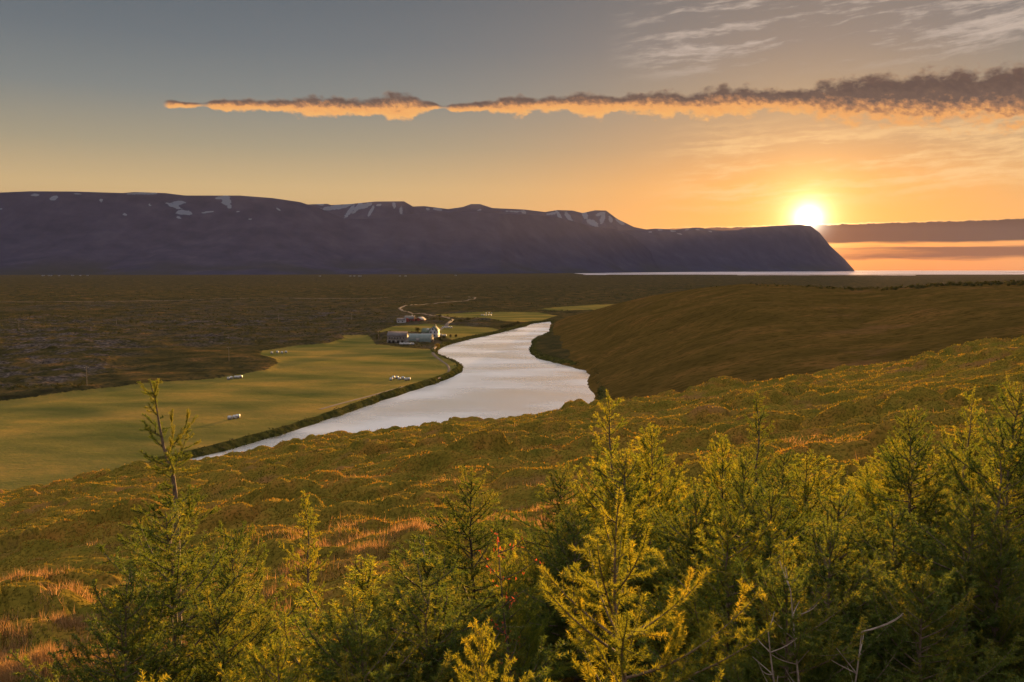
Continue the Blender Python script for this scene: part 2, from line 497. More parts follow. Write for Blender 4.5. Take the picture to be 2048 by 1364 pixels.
def mountain_material():
    m, n, out = new_mat('mountain_rock_hazed')
    b = n.node('ShaderNodeBsdfPrincipled')
    b.inputs['Roughness'].default_value = 0.95
    b.inputs['Specular IOR Level'].default_value = 0.0
    pos = n.node('ShaderNodeNewGeometry').outputs['Position']
    f = n.noise(pos, 0.004, 6.0, 0.6)
    g = n.noise(pos, 0.0011, 4.0, 0.55)
    c = n.ramp(f, [(0.34, (0.018, 0.021, 0.040)), (0.55, (0.026, 0.028, 0.050)), (0.7, (0.035, 0.036, 0.058))])  # bluish haze tone put into the rock colour
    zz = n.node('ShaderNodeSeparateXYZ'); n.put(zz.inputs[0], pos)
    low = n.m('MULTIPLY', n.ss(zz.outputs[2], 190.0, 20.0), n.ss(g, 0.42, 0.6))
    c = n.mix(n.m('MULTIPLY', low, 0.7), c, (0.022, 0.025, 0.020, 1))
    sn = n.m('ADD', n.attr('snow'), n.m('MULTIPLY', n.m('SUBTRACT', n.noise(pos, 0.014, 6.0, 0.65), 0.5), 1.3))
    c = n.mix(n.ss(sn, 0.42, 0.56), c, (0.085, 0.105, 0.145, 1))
    n.put(b.inputs['Base Color'], c)
    n.put(out.inputs[0], b.outputs[0])
    return m
def water_material(name, scale, strength, tintc, rough, fac):
    m, n, out = new_mat(name)
    pos = n.node('ShaderNodeNewGeometry').outputs['Position']
    st = n.node('ShaderNodeMapping'); n.put(st.inputs[0], pos)
    st.inputs['Scale'].default_value = (0.7, 1.2, 1.0)
    st.inputs['Rotation'].default_value = (0, 0, 0.4)
    w1 = n.noise(st.outputs[0], scale, 4.0, 0.6, 0.6)
    w2 = n.noise(st.outputs[0], scale * 0.016, 3.0, 0.5)
    bp = n.node('ShaderNodeBump'); bp.inputs['Strength'].default_value = 1.0
    bp.inputs['Distance'].default_value = strength
    calm = n.ss(w2, 0.30, 0.62, 0.55, 1.0)
    n.put(bp.inputs['Height'], n.m('MULTIPLY', w1, calm))
    g = n.node('ShaderNodeBsdfGlossy')
    g.inputs[0].default_value = tintc
    n.put(g.inputs['Roughness'], n.ss(w2, 0.30, 0.70, rough * 0.80, rough * 1.20))
    n.put(g.inputs['Normal'], bp.outputs[0])
    d = n.node('ShaderNodeBsdfDiffuse'); d.inputs[0].default_value = (0.030, 0.034, 0.040, 1)
    fr = n.node('ShaderNodeFresnel'); fr.inputs[0].default_value = 1.33
    n.put(fr.inputs['Normal'], bp.outputs[0])
    mx = n.node('ShaderNodeMixShader')
    n.put(mx.inputs[0], n.m('ADD', n.m('MULTIPLY', fr.outputs[0], 1.0 - fac), fac, clamp=True))
    n.put(mx.inputs[1], d.outputs[0]); n.put(mx.inputs[2], g.outputs[0])
    n.put(out.inputs[0], mx.outputs[0])
    return m

M_GROUND = ground_material()
M_HILL = hill_material('grass_hill', 0.9, (0.6, 1.4, 1.0), [(0.050, 0.035, 0.009), (0.078, 0.050, 0.013), (0.115, 0.063, 0.018), (0.032, 0.023, 0.006, 1)], 0.35, 0.05, (0.12, 0.062, 0.026, 1))
M_SLOPE = hill_material('heath_slope', 0.05, (1.0, 1.0, 1.0), [(0.084, 0.077, 0.012), (0.152, 0.106, 0.017), (0.205, 0.105, 0.022), (0.038, 0.034, 0.006, 1)], 9.0, 0.7, (0.17, 0.082, 0.034, 1))
M_MOUNT = mountain_material()
M_RIVER = water_material('river_water', 1.6, 0.026, (1.0, 0.99, 1.0, 1), 0.27, 0.93)
M_SEA = water_material('sea_water', 0.05, 2.2, (0.72, 0.68, 0.76, 1), 0.3, 0.35)
M_BARK = plain('bark', (0.085, 0.060, 0.045), (0.15, 0.105, 0.080), 30.0, 0.9, 0.4)
M_BARKD = plain('dark_bark', (0.035, 0.027, 0.022), (0.07, 0.05, 0.038), 30.0, 0.9, 0.4)
M_DEADWOOD = plain('dead_wood', (0.17, 0.14, 0.125), (0.26, 0.22, 0.20), 30.0, 0.9, 0.3)
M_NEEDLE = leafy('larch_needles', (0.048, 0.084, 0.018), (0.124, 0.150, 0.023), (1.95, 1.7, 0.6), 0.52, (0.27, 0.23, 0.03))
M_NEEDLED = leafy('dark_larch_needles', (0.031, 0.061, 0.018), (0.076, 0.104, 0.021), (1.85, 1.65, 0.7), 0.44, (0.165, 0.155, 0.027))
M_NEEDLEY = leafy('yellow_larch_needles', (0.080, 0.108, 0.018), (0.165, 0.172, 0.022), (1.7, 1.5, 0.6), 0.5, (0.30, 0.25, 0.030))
M_HEATH = leafy('heath_leaves', (0.050, 0.054, 0.010), (0.160, 0.116, 0.017), (1.35, 1.2, 0.6), 0.45, (0.22, 0.112, 0.024))
M_DRY = leafy('dry_grass', (0.12, 0.080, 0.032), (0.23, 0.142, 0.066), (1.4, 1.15, 0.9), 0.45, (0.36, 0.25, 0.13))
M_RED = leafy('red_leaves', (0.22, 0.06, 0.025), (0.36, 0.11, 0.04), (1.6, 0.9, 0.7), 0.45)
M_SCRUB = leafy('scrub_leaves', (0.020, 0.024, 0.007), (0.050, 0.050, 0.013), (1.3, 1.1, 0.6), 0.12, (0.075, 0.058, 0.018))
M_PATH = plain('gravel', (0.085, 0.056, 0.038), (0.12, 0.08, 0.056), 0.5, 0.95)
M_BALE = plain('white_wrap', (0.24, 0.245, 0.255), (0.30, 0.30, 0.31), 1.5, 0.35, 0.1, 0.5)
M_POLE = plain('pole_wood', (0.10, 0.08, 0.06), (0.15, 0.12, 0.09), 4.0)
M_WHITE = plain('white_render', (0.24, 0.24, 0.265), (0.28, 0.28, 0.305), 1.2)
M_RED_WALL = plain('red_boards', (0.12, 0.024, 0.016), (0.16, 0.032, 0.02), 1.5)
M_ROOF_G = plain('green_roof', (0.035, 0.055, 0.040), (0.055, 0.075, 0.052), 1.0, 0.7)
M_ROOF_GREY = plain('grey_roof', (0.06, 0.053, 0.058), (0.085, 0.074, 0.08), 0.8, 0.75)
M_ROOF_D = plain('dark_roof', (0.045, 0.048, 0.055), (0.075, 0.075, 0.08), 0.8, 0.7)
M_TEAL = plain('teal_sheet', (0.085, 0.115, 0.118), (0.11, 0.14, 0.14), 0.6, 0.6)
M_SHEDW = plain('grey_boards', (0.11, 0.095, 0.088), (0.16, 0.14, 0.13), 0.8)
M_GREYW = plain('grey_metal', (0.15, 0.15, 0.155), (0.20, 0.195, 0.195), 0.8)
M_GLASS = plain('window_glass', (0.03, 0.03, 0.035), None, rough=0.2, spec=0.5)
M_DARK = plain('dark_opening', (0.02, 0.018, 0.017))
M_PALE_ROOF = plain('pale_roof', (0.22, 0.19, 0.17), (0.27, 0.24, 0.21), 0.8, 0.6)

# ------------------------------------------------------------------ valley, river, sea
RIVER_PX = [(200, 985), (300, 940), (380, 919), (440, 905), (500, 889), (560, 872), (640, 846), (700, 826), (760, 804), (800, 791), (830, 781), (880, 765), (912, 752), (927, 741), (927, 734), (915, 727), (895, 719), (876, 709), (877, 701), (895, 691),
            (940, 679), (985, 670), (1020, 661), (1052, 653), (1066, 647), (1100, 643.5), (1104, 651), (1097, 659), (1098, 665), (1085, 671), (1070, 677), (1060, 683), (1064, 690), (1056, 697), (1058, 706), (1072, 716), (1108, 726),
            (1150, 734), (1176, 741), (1187, 750), (1185, 762), (1187, 776), (1194, 790), (1190, 806), (1180, 840), (1000, 885), (700, 940), (400, 1000), (230, 1040)]
FAR_PX = [(1186, 624.2), (1200, 619.3), (1216, 617.6), (1226, 617.2), (1212, 620.8), (1200, 624)]
RIVER = [gp(a, b, 0.0) for a, b in RIVER_PX]
FARR = [gp(a, b, 0.0) for a, b in FAR_PX]
BANK = [p for p in RIVER[25:44]]
bank_y = np.array([p[1] for p in BANK][::-1] + [1000, 1150, 1400, 2000]); bank_x = np.array([p[0] for p in BANK][::-1] + [74, 120, 240, 620])
o_ = np.argsort(bank_y); bank_y, bank_x = bank_y[o_], bank_x[o_]
FIELD_PX = [
    [(-700, 960), (-300, 850), (0, 808), (150, 790), (320, 768), (440, 757), (530, 743), (556, 731), (552, 722), (520, 712), (525, 703), (600, 694), (650, 690), (690, 680), (684, 675), (735, 673), (752, 690), (800, 697), (858, 698), (872, 705),
     (880, 712), (915, 726), (928, 738), (912, 750), (830, 779), (700, 824), (500, 887), (380, 917), (200, 980), (0, 1050), (-500, 1300)],
    [(740, 668), (790, 652), (830, 650), (850, 648), (905, 652), (985, 655), (1000, 659), (960, 668), (905, 679), (885, 672), (870, 668), (800, 664)],
    [(893, 636), (950, 629), (1000, 626), (1075, 626), (1116, 632), (1085, 640), (1048, 643), (1010, 642), (960, 636), (920, 637)],
    [(1070, 620), (1150, 612), (1225, 608), (1300, 605), (1260, 614), (1180, 620), (1120, 624)],
    [(860, 631), (930, 627), (990, 625), (960, 630), (900, 634)],
]
FIELDS = [[gp(a, b, 2.0) for a, b in f] for f in FIELD_PX]
ROCK_PX = [[(-400, 690), (0, 662), (130, 655), (240, 668), (268, 690), (262, 716), (285, 735), (240, 765), (100, 772), (0, 785), (-400, 850)],
           [(300, 640), (480, 636), (640, 632), (640, 642), (500, 650), (320, 655)],
           [(370, 678), (430, 672), (458, 684), (440, 692), (390, 690)],
           [(0, 640), (120, 632), (220, 640), (200, 652), (0, 660)],
           [(560, 630), (700, 622), (790, 628), (760, 636), (600, 640)]]
ROCKS = [[gp(a, b, 2.0) for a, b in f] for f in ROCK_PX]
LAGOON = [[gp(a, b, 0.0) for a, b in f] for f in ([(1470, 549.4), (1830, 550.0), (1835, 551.3), (1480, 550.8)], [(1905, 552.2), (1935, 552.2), (1930, 553.4), (1908, 553.2)], [(1950, 552.4), (2020, 553.2), (2015, 554.2), (1960, 553.6)], [(1165, 549.0), (1215, 549.0), (1210, 550.0), (1168, 549.8)])]

def bbox_sd(x, y, poly, pad):
    P_ = np.asarray(poly)
    out = np.full(x.shape, pad * 1.0)
    m = (x > P_[:, 0].min() - pad) & (x < P_[:, 0].max() + pad) & (y > P_[:, 1].min() - pad) & (y < P_[:, 1].max() + pad)
    if m.any():
        out[m] = np.minimum(poly_sd(x[m], y[m], poly), pad)
    return out
def fields_at(x, y):
    f = np.zeros(x.shape)
    for p in FIELDS:
        sd = bbox_sd(x, y, p, 40.0)
        w = 2.5 + y * 0.004
        f = np.maximum(f, sstep(sd, w, -w))
    return f
def rocks_at(x, y):
    f = np.zeros(x.shape)
    for p in ROCKS:
        sd = bbox_sd(x, y, p, 120.0) + 60 * fbm(x / 60, y / 60, 3, 51)
        f = np.maximum(f, sstep(sd, 14, -14))
    f = np.maximum(f, 0.6 * sstep(fbm(x / 260, y / 420, 3, 77), 0.06, 0.16) * (x < -20) * sstep(y, 300, 500) * (1 - sstep(y, 1200, 1700)))
    return f
def valley_z(x, y, fld=None, rock=None):
    x = np.asarray(x, float); y = np.asarray(y, float)
    if fld is None: fld = fields_at(x, y)
    if rock is None: rock = rocks_at(x, y)
    far = sstep(y, 5200, 7600)
    h = 2.0 + 1.5 * fbm(x / 80 + 0.3 * y / 75, y / 34, 3, 3) + 0.25 * fbm(x / 16, y / 9, 3, 5)
    wild = 7.0 * np.maximum(fbm(x / 150, y / 95, 4, 11), -0.12) + 2.2 * fbm(x / 32, y / 26, 4, 21)
    wild = wild + rock * (3.6 * np.abs(fbm(x / 16, y / 12, 4, 31, 0.6)) + 1.6 * fbm(x / 5, y / 5, 3, 35))
    h = h + (1 - fld) * (1.1 + wild) * (1 - far * 0.9)
    riv = bbox_sd(x, y, RIVER, 60.0) + 1.8 * fbm(x / 9, y / 9, 3, 61)
    h = h + 0.3 * np.exp(-(riv - 3.0) ** 2 / 8)
    calm = sstep(riv, 2.0, 45.0)
    h = np.where(riv < 45, 1.25 + (h - 1.25) * (0.35 + 0.65 * calm), h)
    h = np.where(riv < 3.5, -1.2 + (h + 1.2) * sstep(riv, -1.6, 3.4), h)
    fr = bbox_sd(x, y, FARR, 60.0)
    h = np.where(fr < 15, -1.0 + (np.minimum(h, 3) + 1.0) * sstep(fr, -3, 12), h)
    for p in LAGOON:
        lg = bbox_sd(x, y, p, 60.0)
        h = np.where(lg < 40, -1.0 + (h + 1.0) * sstep(lg, -20, 40), h)
    coast = np.interp(x / y, [0.03, 0.085], [14500, 7950]) + 260 * fbm(x / 900, x / 900, 3, 91)
    h = h * sstep(y, coast + 150, coast - 400) - 3.0 * sstep(y, coast - 200, coast + 200)
    return h

def polar_patch(us, ys):
    U, Y = np.meshgrid(us, ys)
    return (U * Y).ravel(), Y.ravel()
us = np.concatenate([np.linspace(-1.35, -0.64, 60)[:-1], np.linspace(-0.64, 0.64, 900), np.linspace(0.64, 1.35, 60)[1:]])
ys = np.concatenate([np.geomspace(120, 240, 40)[:-1], np.geomspace(240, 900, 330)[:-1], np.geomspace(900, 2600, 200)[:-1], np.geomspace(2600, 13000, 150)])
X, Y = polar_patch(us, ys)
FLD = fields_at(X, Y) * sstep(bbox_sd(X, Y, RIVER, 60.0) + 1.5 * fbm(X / 6, Y / 6, 2, 71), 2.5, 5.0); RCK = rocks_at(X, Y) * (1 - FLD)
Z = valley_z(X, Y, FLD, RCK)
ground = mesh_obj('ground', np.stack([X, Y, Z], 1), None, grid_quads(len(ys), len(us)), [M_GROUND], smooth=True, attrs={'field': FLD, 'rock': RCK, 'bank': sstep(bbox_sd(X, Y, RIVER, 60.0) + 3 * fbm(X / 7, Y / 7, 3, 72), 6.5, 2.6)})
struct(ground)
ground['label'] = 'broad valley floor of hay meadows, brown heath and rough lava'

ru = np.linspace(-0.75, 0.30, 160); ry = np.geomspace(150, 1300, 220)
X, Y = polar_patch(ru, ry)
river = mesh_obj('river', np.stack([X, Y, np.zeros_like(X)], 1), None, grid_quads(len(ry), len(ru)), [M_RIVER], smooth=True)
# keep only the part of the sheet that lies in or beside the channel
bmk = np.minimum(bbox_sd(X, Y, RIVER, 60.0), bbox_sd(X, Y, FARR, 60.0)) < 16
q = grid_quads(len(ry), len(ru)); q = q[bmk[q].any(1)]
usedv = np.unique(q); remap = np.full(len(X), -1); remap[usedv] = np.arange(len(usedv))
bpy.data.objects.remove(river)
river = mesh_obj('river', np.stack([X, Y, np.zeros_like(X)], 1)[usedv], None, remap[q], [M_RIVER], smooth=True)
struct(river); river['label'] = 'wide silvery river winding through the valley'
sea = mesh_obj('sea', [(150, 6400, -0.2), (23000, 6400, -0.2), (23000, 23000, -0.2), (150, 23000, -0.2)], None, [(0, 1, 2, 3)], [M_SEA])
struct(sea); sea['label'] = 'pale strip of sea along the horizon'

# ------------------------------------------------------------------ mountains
def prof(px_list):
    u = np.array([uv(a, b)[0] for a, b in px_list]); v = np.array([-uv(a, b)[1] for a, b in px_list])
    return u, v
SNOW_PX = []   # (px, py, rx, ry, tilt)
def mountain(name, crest_px, foot, crest_d, back, seed, gully, label, snow, ulo, uhi, nu=520, nr=150):
    cu, cv = prof(crest_px)
    u = np.linspace(ulo, uhi, nu)
    U = np.repeat(u[None, :], nr, 0)
    v = np.interp(u, cu, cv)
    px_of_u = np.interp(u, cu, [p[0] for p in crest_px])
    f = np.interp(px_of_u, [a for a, b in foot], [b for a, b in foot])
    D = f + crest_d
    hc = HC + v * D
    s = np.concatenate([np.linspace(0, 1, int(nr * 0.78)), np.linspace(1, 1 + back, nr - int(nr * 0.78) + 1)[1:]])[:, None]
    Yd = f[None, :] + (D - f)[None, :] * s
    X_ = U * Yd
    shape = np.where(s <= 1, 0.22 * s + 0.78 * s ** 2.3, np.maximum(1 - 0.9 * (np.maximum(s - 1, 0) / back) ** 1.3, -0.1))
    nz = fbm(X_ / 520 + seed, Yd / 1600 + seed, 5, 100 + seed)
    nz2 = fbm(X_ / 170, Yd / 420, 4, 140 + seed)
    env = np.clip(s, 0, 1) * (1 - np.clip(s, 0, 1)) * 4
    env2 = np.where(s > 1, 0.0, env)
    H_ = hc[None, :] * shape + hc[None, :] * gully * 0.6 * env2 * nz + 8 * env2 * nz2 - 6 * (1 - np.clip(s * 8, 0, 1))
    edge = sstep(U, ulo, ulo + 0.01) * sstep(U, uhi, uhi - 0.004)
    H_ = H_ * edge - 20 * (1 - edge)
    # where the surface shows from the view point, in photograph pixels, for the snow beds
    vv = (H_ - HC) / Yd
    tx, tz = U, vv
    den = CP - tz * SP
    PX = W_PX / 2 + F_PX * tx / den
    PY = H_PX / 2 - F_PX * (SP + tz * CP) / den
    sn = np.zeros(U.shape)
    for (px, py, rx, ry, tl) in snow:
        dx, dy = PX - px, PY - py
        c, si = math.cos(math.radians(tl)), math.sin(math.radians(tl))
        a, b = (dx * c + dy * si) / rx, (-dx * si + dy * c) / ry
        sn = np.maximum(sn, np.exp(-(a * a + b * b) * 0.7))
    sn = np.where(s > 1.02, 0, sn)
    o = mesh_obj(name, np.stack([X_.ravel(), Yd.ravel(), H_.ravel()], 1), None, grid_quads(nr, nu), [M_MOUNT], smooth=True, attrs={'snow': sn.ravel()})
    struct(o); o['label'] = label
    return o
FRONT = [(-700, 400), (-300, 392), (0, 385), (60, 382.5), (150, 383), (245, 386), (270, 384), (330, 386), (370, 391), (480, 391), (545, 396), (600, 404), (640, 417), (690, 438), (730, 438), (800, 431), (870, 423), (960, 425), (1060, 430), (1110, 433), (1145, 442), (1180, 452), (1230, 458), (1262, 470), (1290, 492), (1320, 520), (1345, 541)]
HEAD = [(1150, 470), (1220, 462), (1290, 459), (1310, 457), (1350, 459), (1392, 455), (1440, 461), (1475, 460), (1500, 455), (1560, 451), (1600, 449), (1622, 452), (1640, 466), (1660, 491), (1690, 519), (1704, 535), (1712, 541)]
BACKR = [(540, 425), (610, 409), (655, 407.5), (662, 410), (700, 408), (750, 403), (808, 402.5), (826, 413), (848, 412), (896, 418), (925, 414), (942, 408), (960, 408), (985, 416), (1050, 419), (1090, 424), (1115, 420), (1145, 421), (1165, 426), (1190, 420.5), (1212, 421), (1235, 438), (1268, 454), (1310, 462), (1360, 470)]
FOOT = [(-700, 7000), (0, 7100), (500, 7400), (800, 8000), (1000, 8700), (1200, 10800), (1310, 12500), (1500, 17000), (1710, 21000)]
snow_front = [(70, 390, 9, 2.5, -5), (108, 396, 8, 4, -20), (202, 401, 4.5, 3, 10), (45, 387, 6, 1.2, 0), (155, 388, 10, 1.4, 4), (346, 411, 17, 3.5, 22), (368, 425, 16, 4.5, 8), (355, 406, 14, 4, -4), (358, 435, 5, 2, 25), (452, 400, 9, 10, 0), (446, 396, 16, 3, 0), (459, 414, 4, 4, 0), (415, 424, 13, 1.5, -8), (250, 429, 4, 2, 15), (300, 410, 3, 1.5, 30), (285, 387, 40, 1.6, 0), (500, 438, 4, 1.2, 8), (556, 418, 5, 1.8, 35), (2, 418, 3, 2, 0), (476, 423, 5, 1.2, 8)]
snow_back = [(668, 415, 24, 4.5, -8), (690, 412, 18, 3, -20), (700, 422, 4, 16, 38), (715, 415, 4, 16, 40), (730, 412, 16, 4, -20), (742, 422, 3, 12, 30), (757, 410, 6, 2, -15), (788, 410, 3, 6, -10), (802, 421, 3, 7, 5), (640, 409, 10, 1.6, 0), (876, 419, 8, 2.5, 10), (855, 418, 4, 2, 10), (958, 420, 5, 1.5, -10), (1048, 424, 5, 3, 10), (1030, 423, 20, 1.3, 2), (1105, 427, 12, 2.2, -8), (1118, 430, 3, 10, -35), (1136, 432, 4, 12, -35), (1152, 450, 3, 7, -35), (1170, 430, 5, 9, -35), (1186, 446, 14, 5, 25), (1205, 438, 5, 10, 15), (1200, 428, 10, 3, -15), (1221, 438, 4, 6, -20), (1240, 444, 10, 3, 30), (1165, 455, 9, 2, 0)]
snow_head = [(1320, 460, 5, 1.5, 10), (1345, 462, 7, 1.4, 6), (1375, 459, 5, 1.4, -10), (1395, 459, 5, 1.4, 10), (1300, 464, 4, 1.2, 0), (1360, 468, 6, 1.2, 15), (1420, 463, 4, 1.2, 15)]
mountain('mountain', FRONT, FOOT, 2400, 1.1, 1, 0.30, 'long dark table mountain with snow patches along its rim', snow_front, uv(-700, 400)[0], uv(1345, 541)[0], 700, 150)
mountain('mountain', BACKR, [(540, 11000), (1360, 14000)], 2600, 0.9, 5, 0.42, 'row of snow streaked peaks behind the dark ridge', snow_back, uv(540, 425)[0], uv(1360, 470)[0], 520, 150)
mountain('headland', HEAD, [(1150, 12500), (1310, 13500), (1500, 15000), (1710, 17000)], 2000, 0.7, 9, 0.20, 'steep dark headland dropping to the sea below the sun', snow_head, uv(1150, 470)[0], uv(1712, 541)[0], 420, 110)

# ------------------------------------------------------------------ grass hill across the river
CREST = [(1000, 700, 760), (1060, 672, 800), (1103, 646, 850), (1135, 633, 850), (1180, 622, 820), (1240, 605, 760), (1300, 592, 700), (1400, 576, 640), (1480, 568, 610), (1560, 569, 590), (1640, 574, 580), (1720, 578, 570), (1790, 576, 550), (1900, 569, 520), (2048, 566, 490), (2500, 560, 460)]
c_u = np.array([uv(a, b)[0] for a, b, c in CREST]); c_v = np.array([uv(a, b)[1] for a, b, c in CREST]); c_y = np.array([float(c) for a, b, c in CREST])
def hill_z(x, y):
    u = x / y
    yc = np.interp(u, c_u, c_y); vc = np.interp(u, c_u, c_v)
    zc = HC - vc * yc
    yf = np.interp(u, [0.0, 0.096, 0.577, 0.9], [330, 300, 215, 200])
    zf = np.interp(u, [0.0, 0.096, 0.2, 0.35, 0.577, 0.9], [-4, -2, 6, 12, 16, 20])
    s = (y - yf) / (yc - yf)
    sc = np.clip(s, -0.4, 1)
    z = zf + (zc - zf) * np.where(sc < 0, sc * 0.8, 0.45 * sc + 0.55 * (1 - (1 - sc) ** 1.5))
    over = np.maximum(y - yc, 0)
    z = z - np.minimum(0.04 * over + 0.0010 * over ** 2, 0.18 * over)
    w = np.clip(s, 0, 1) * np.clip(0.97 - s, 0, 1) * 4
    fold = fbm((x + 0.5 * y) / 90, (y - 0.45 * x) / 34, 4, 201)
    z = z + w * (np.interp(u, [0.15, 0.4], [2.4, 1.5]) * fold + 0.35 * fbm(x / 18, y / 13, 3, 211)) + 0.22 * fbm(x / 5, y / 4, 3, 215)
    yr = yf + (yc - yf) * 0.60
    z = z + sstep(u, 0.05, 0.15) * 2.6 * np.exp(-((y - yr + 10 * fbm(x / 60, y / 60, 2, 241)) / 20) ** 2) * (1 - 0.5 * sstep(u, 0.3, 0.5))
    sd = x - np.interp(y, bank_y, bank_x)
    sdn = sd + 3 * fbm(x / 14, y / 14, 3, 221)
    lim = 1.2 + 0.40 * np.maximum(sdn - 0.5, -9) + 1.0 * fbm(x / 12, y / 12, 3, 231) + 1.2 * sstep(sdn, 0.5, 3.0)
    k = 3.5
    h = np.clip(0.5 + 0.5 * (lim - z) / k, 0, 1)
    z = lim + (z - lim) * h - k * h * (1 - h)
    return np.maximum(z, -6)
hu = np.linspace(0.0, 1.0, 760); hy = np.geomspace(190, 1500, 420)
X, Y = polar_patch(hu, hy)
hill = mesh_obj('hill', np.stack([X, Y, hill_z(X, Y)], 1), None, grid_quads(len(hy), len(hu)), [M_HILL], smooth=True)
struct(hill); hill['label'] = 'smooth brown grass hill rising from the right river bank'

# ------------------------------------------------------------------ heath slope in front
EDGE_PX = [(-400, 1058), (-200, 1024), (0, 986), (200, 946), (390, 919), (550, 892), (700, 869), (860, 848), (1000, 834), (1190, 813), (1300, 799), (1500, 764), (1700, 735), (1850, 709), (2048, 676), (2300, 640), (2600, 600)]
e_u = np.array([uv(a, b)[0] for a, b in EDGE_PX]); e_v = np.array([uv(a, b)[1] for a, b in EDGE_PX]) + 0.0055
H0, YE = 4.0, 84.0
def slope_base(x, y):
    y = np.maximum(y, 0.5)
    ve = np.interp(x / y, e_u, e_v)
    s = ve - H0 / YE
    # the path of the slope is set by its far edge; near the view point it blends to a plane
    pl = 0.115 - 0.151 * np.clip(x / y, -3, 3)
    s = pl + (s - pl) * sstep(y, 4, 18)
    z = HC - H0 - s * y
    o = np.maximum(y - YE, 0)
    return z - np.where(o < 60, 0.0058 * o * o, 0.0058 * 3600 + 0.7 * (o - 60))
def slope_z(x, y):
    z = slope_base(x, y)
    wx = x + 0.8 * fbm(x / 3, y / 3, 2, 301); wy = y + 0.8 * fbm(x / 3 + 9, y / 3, 2, 305)
    wx = wx + 2.6 * fbm(x / 5, y / 4, 3, 341); wy = wy + 2.2 * fbm(x / 5, y / 4, 3, 345)
    d, val = cells(wx / 2.9 + 0.12 * wy, wy / 1.6, 7)
    d2, v2 = cells(wx / 1.05, wy / 0.85, 9)
    amp = 0.35 + 1.7 * np.clip(fbm(x / 9, y / 7, 4, 311) + 0.22, 0, 1)
    big_, bv_ = cells((wx + 3.0) / 5.5, (wy + 1.0) / 3.2, 15)
    hum = 0.40 * bv_ * np.clip(1 - (big_ / 0.8) ** 2, -0.1, 1) + (0.26 + 0.62 * val) * (0.75 * np.clip(1 - (d / 0.78) ** 2, -0.15, 1) + 0.40 * sstep(d, 0.66, 0.30)) + 0.20 * sstep(d2, 0.70, 0.25)
    return z - 0.32 + amp * hum + 0.22 * fbm(x / 1.1, y / 0.8, 4, 321) + (0.9 - 0.5 * sstep(y, 40, 80)) * fbm(x / 22, y / 15, 3, 331)
su = np.concatenate([np.linspace(-2.2, -0.66, 110)[:-1], np.linspace(-0.66, 0.66, 780), np.linspace(0.66, 2.2, 110)[1:]])
sy = np.concatenate([np.geomspace(2.0, 8.0, 90)[:-1], np.geomspace(8.0, 100.0, 620)[:-1], np.geomspace(100, 190, 40)])
X, Y = polar_patch(su, sy)
slope = mesh_obj('hillside', np.stack([X, Y, slope_z(X, Y)], 1), None, grid_quads(len(sy), len(su)), [M_SLOPE], smooth=True)
struct(slope); slope['label'] = 'hummocky heath covered slope falling away below the camera'

def blades(name, x, y, z, hgt, wid, tint, lean, mat, label, cat):
    """one triangle per leaf or blade"""
    n = len(x)
    th = rng.random(n) * 2 * math.pi
    p = np.stack([x, y, z], 1)
    w = np.stack([np.cos(th), np.sin(th), np.zeros(n)], 1) * wid[:, None] * 0.5
    ph = rng.random(n) * 2 * math.pi
    l = lean * rng.random(n)
    t = np.stack([np.cos(ph) * l, np.sin(ph) * l, np.sqrt(np.maximum(1 - l * l, 0.02))], 1) * hgt[:, None]
    v = np.stack([p - w, p + w, p + t], 1).reshape(-1, 3)
    o = mesh_obj(name, v, np.arange(3 * n).reshape(-1, 3), None, [mat], attrs={'tint': np.repeat(tint, 3)})
    return tag(o, label, cat, None, 'stuff')
N = 700000
yy = np.exp(rng.uniform(math.log(4.2), math.log(93), N)); xx = rng.uniform(-0.78, 0.78, N) * yy
kq = rng.random(N) < np.clip(0.55 + 2.4 * fbm(xx / 1.3, yy / 1.0, 3, 421) + 1.2 * fbm(xx / 7, yy / 5, 3, 425), np.interp(yy, [8, 25], [0.45, 0.08]), 1)
xx, yy = xx[kq], yy[kq]; N = len(xx)
zz = slope_z(xx, yy)
tn = np.clip(0.42 + 1.3 * fbm(xx / 2.5, yy / 2.0, 4, 401) + 1.3 * fbm(xx / 14, yy / 9, 3, 411) + rng.normal(0, 0.16, N), 0, 1)
blades('heather', xx, yy, zz - 0.01, (0.030 + 0.0009 * yy) * rng.uniform(0.5, 1.7, N), (0.016 + 0.0009 * yy) * rng.uniform(0.6, 1.5, N), tn, 0.65, M_HEATH, 'low heath of green and rust dwarf shrubs covering the slope', 'heather')

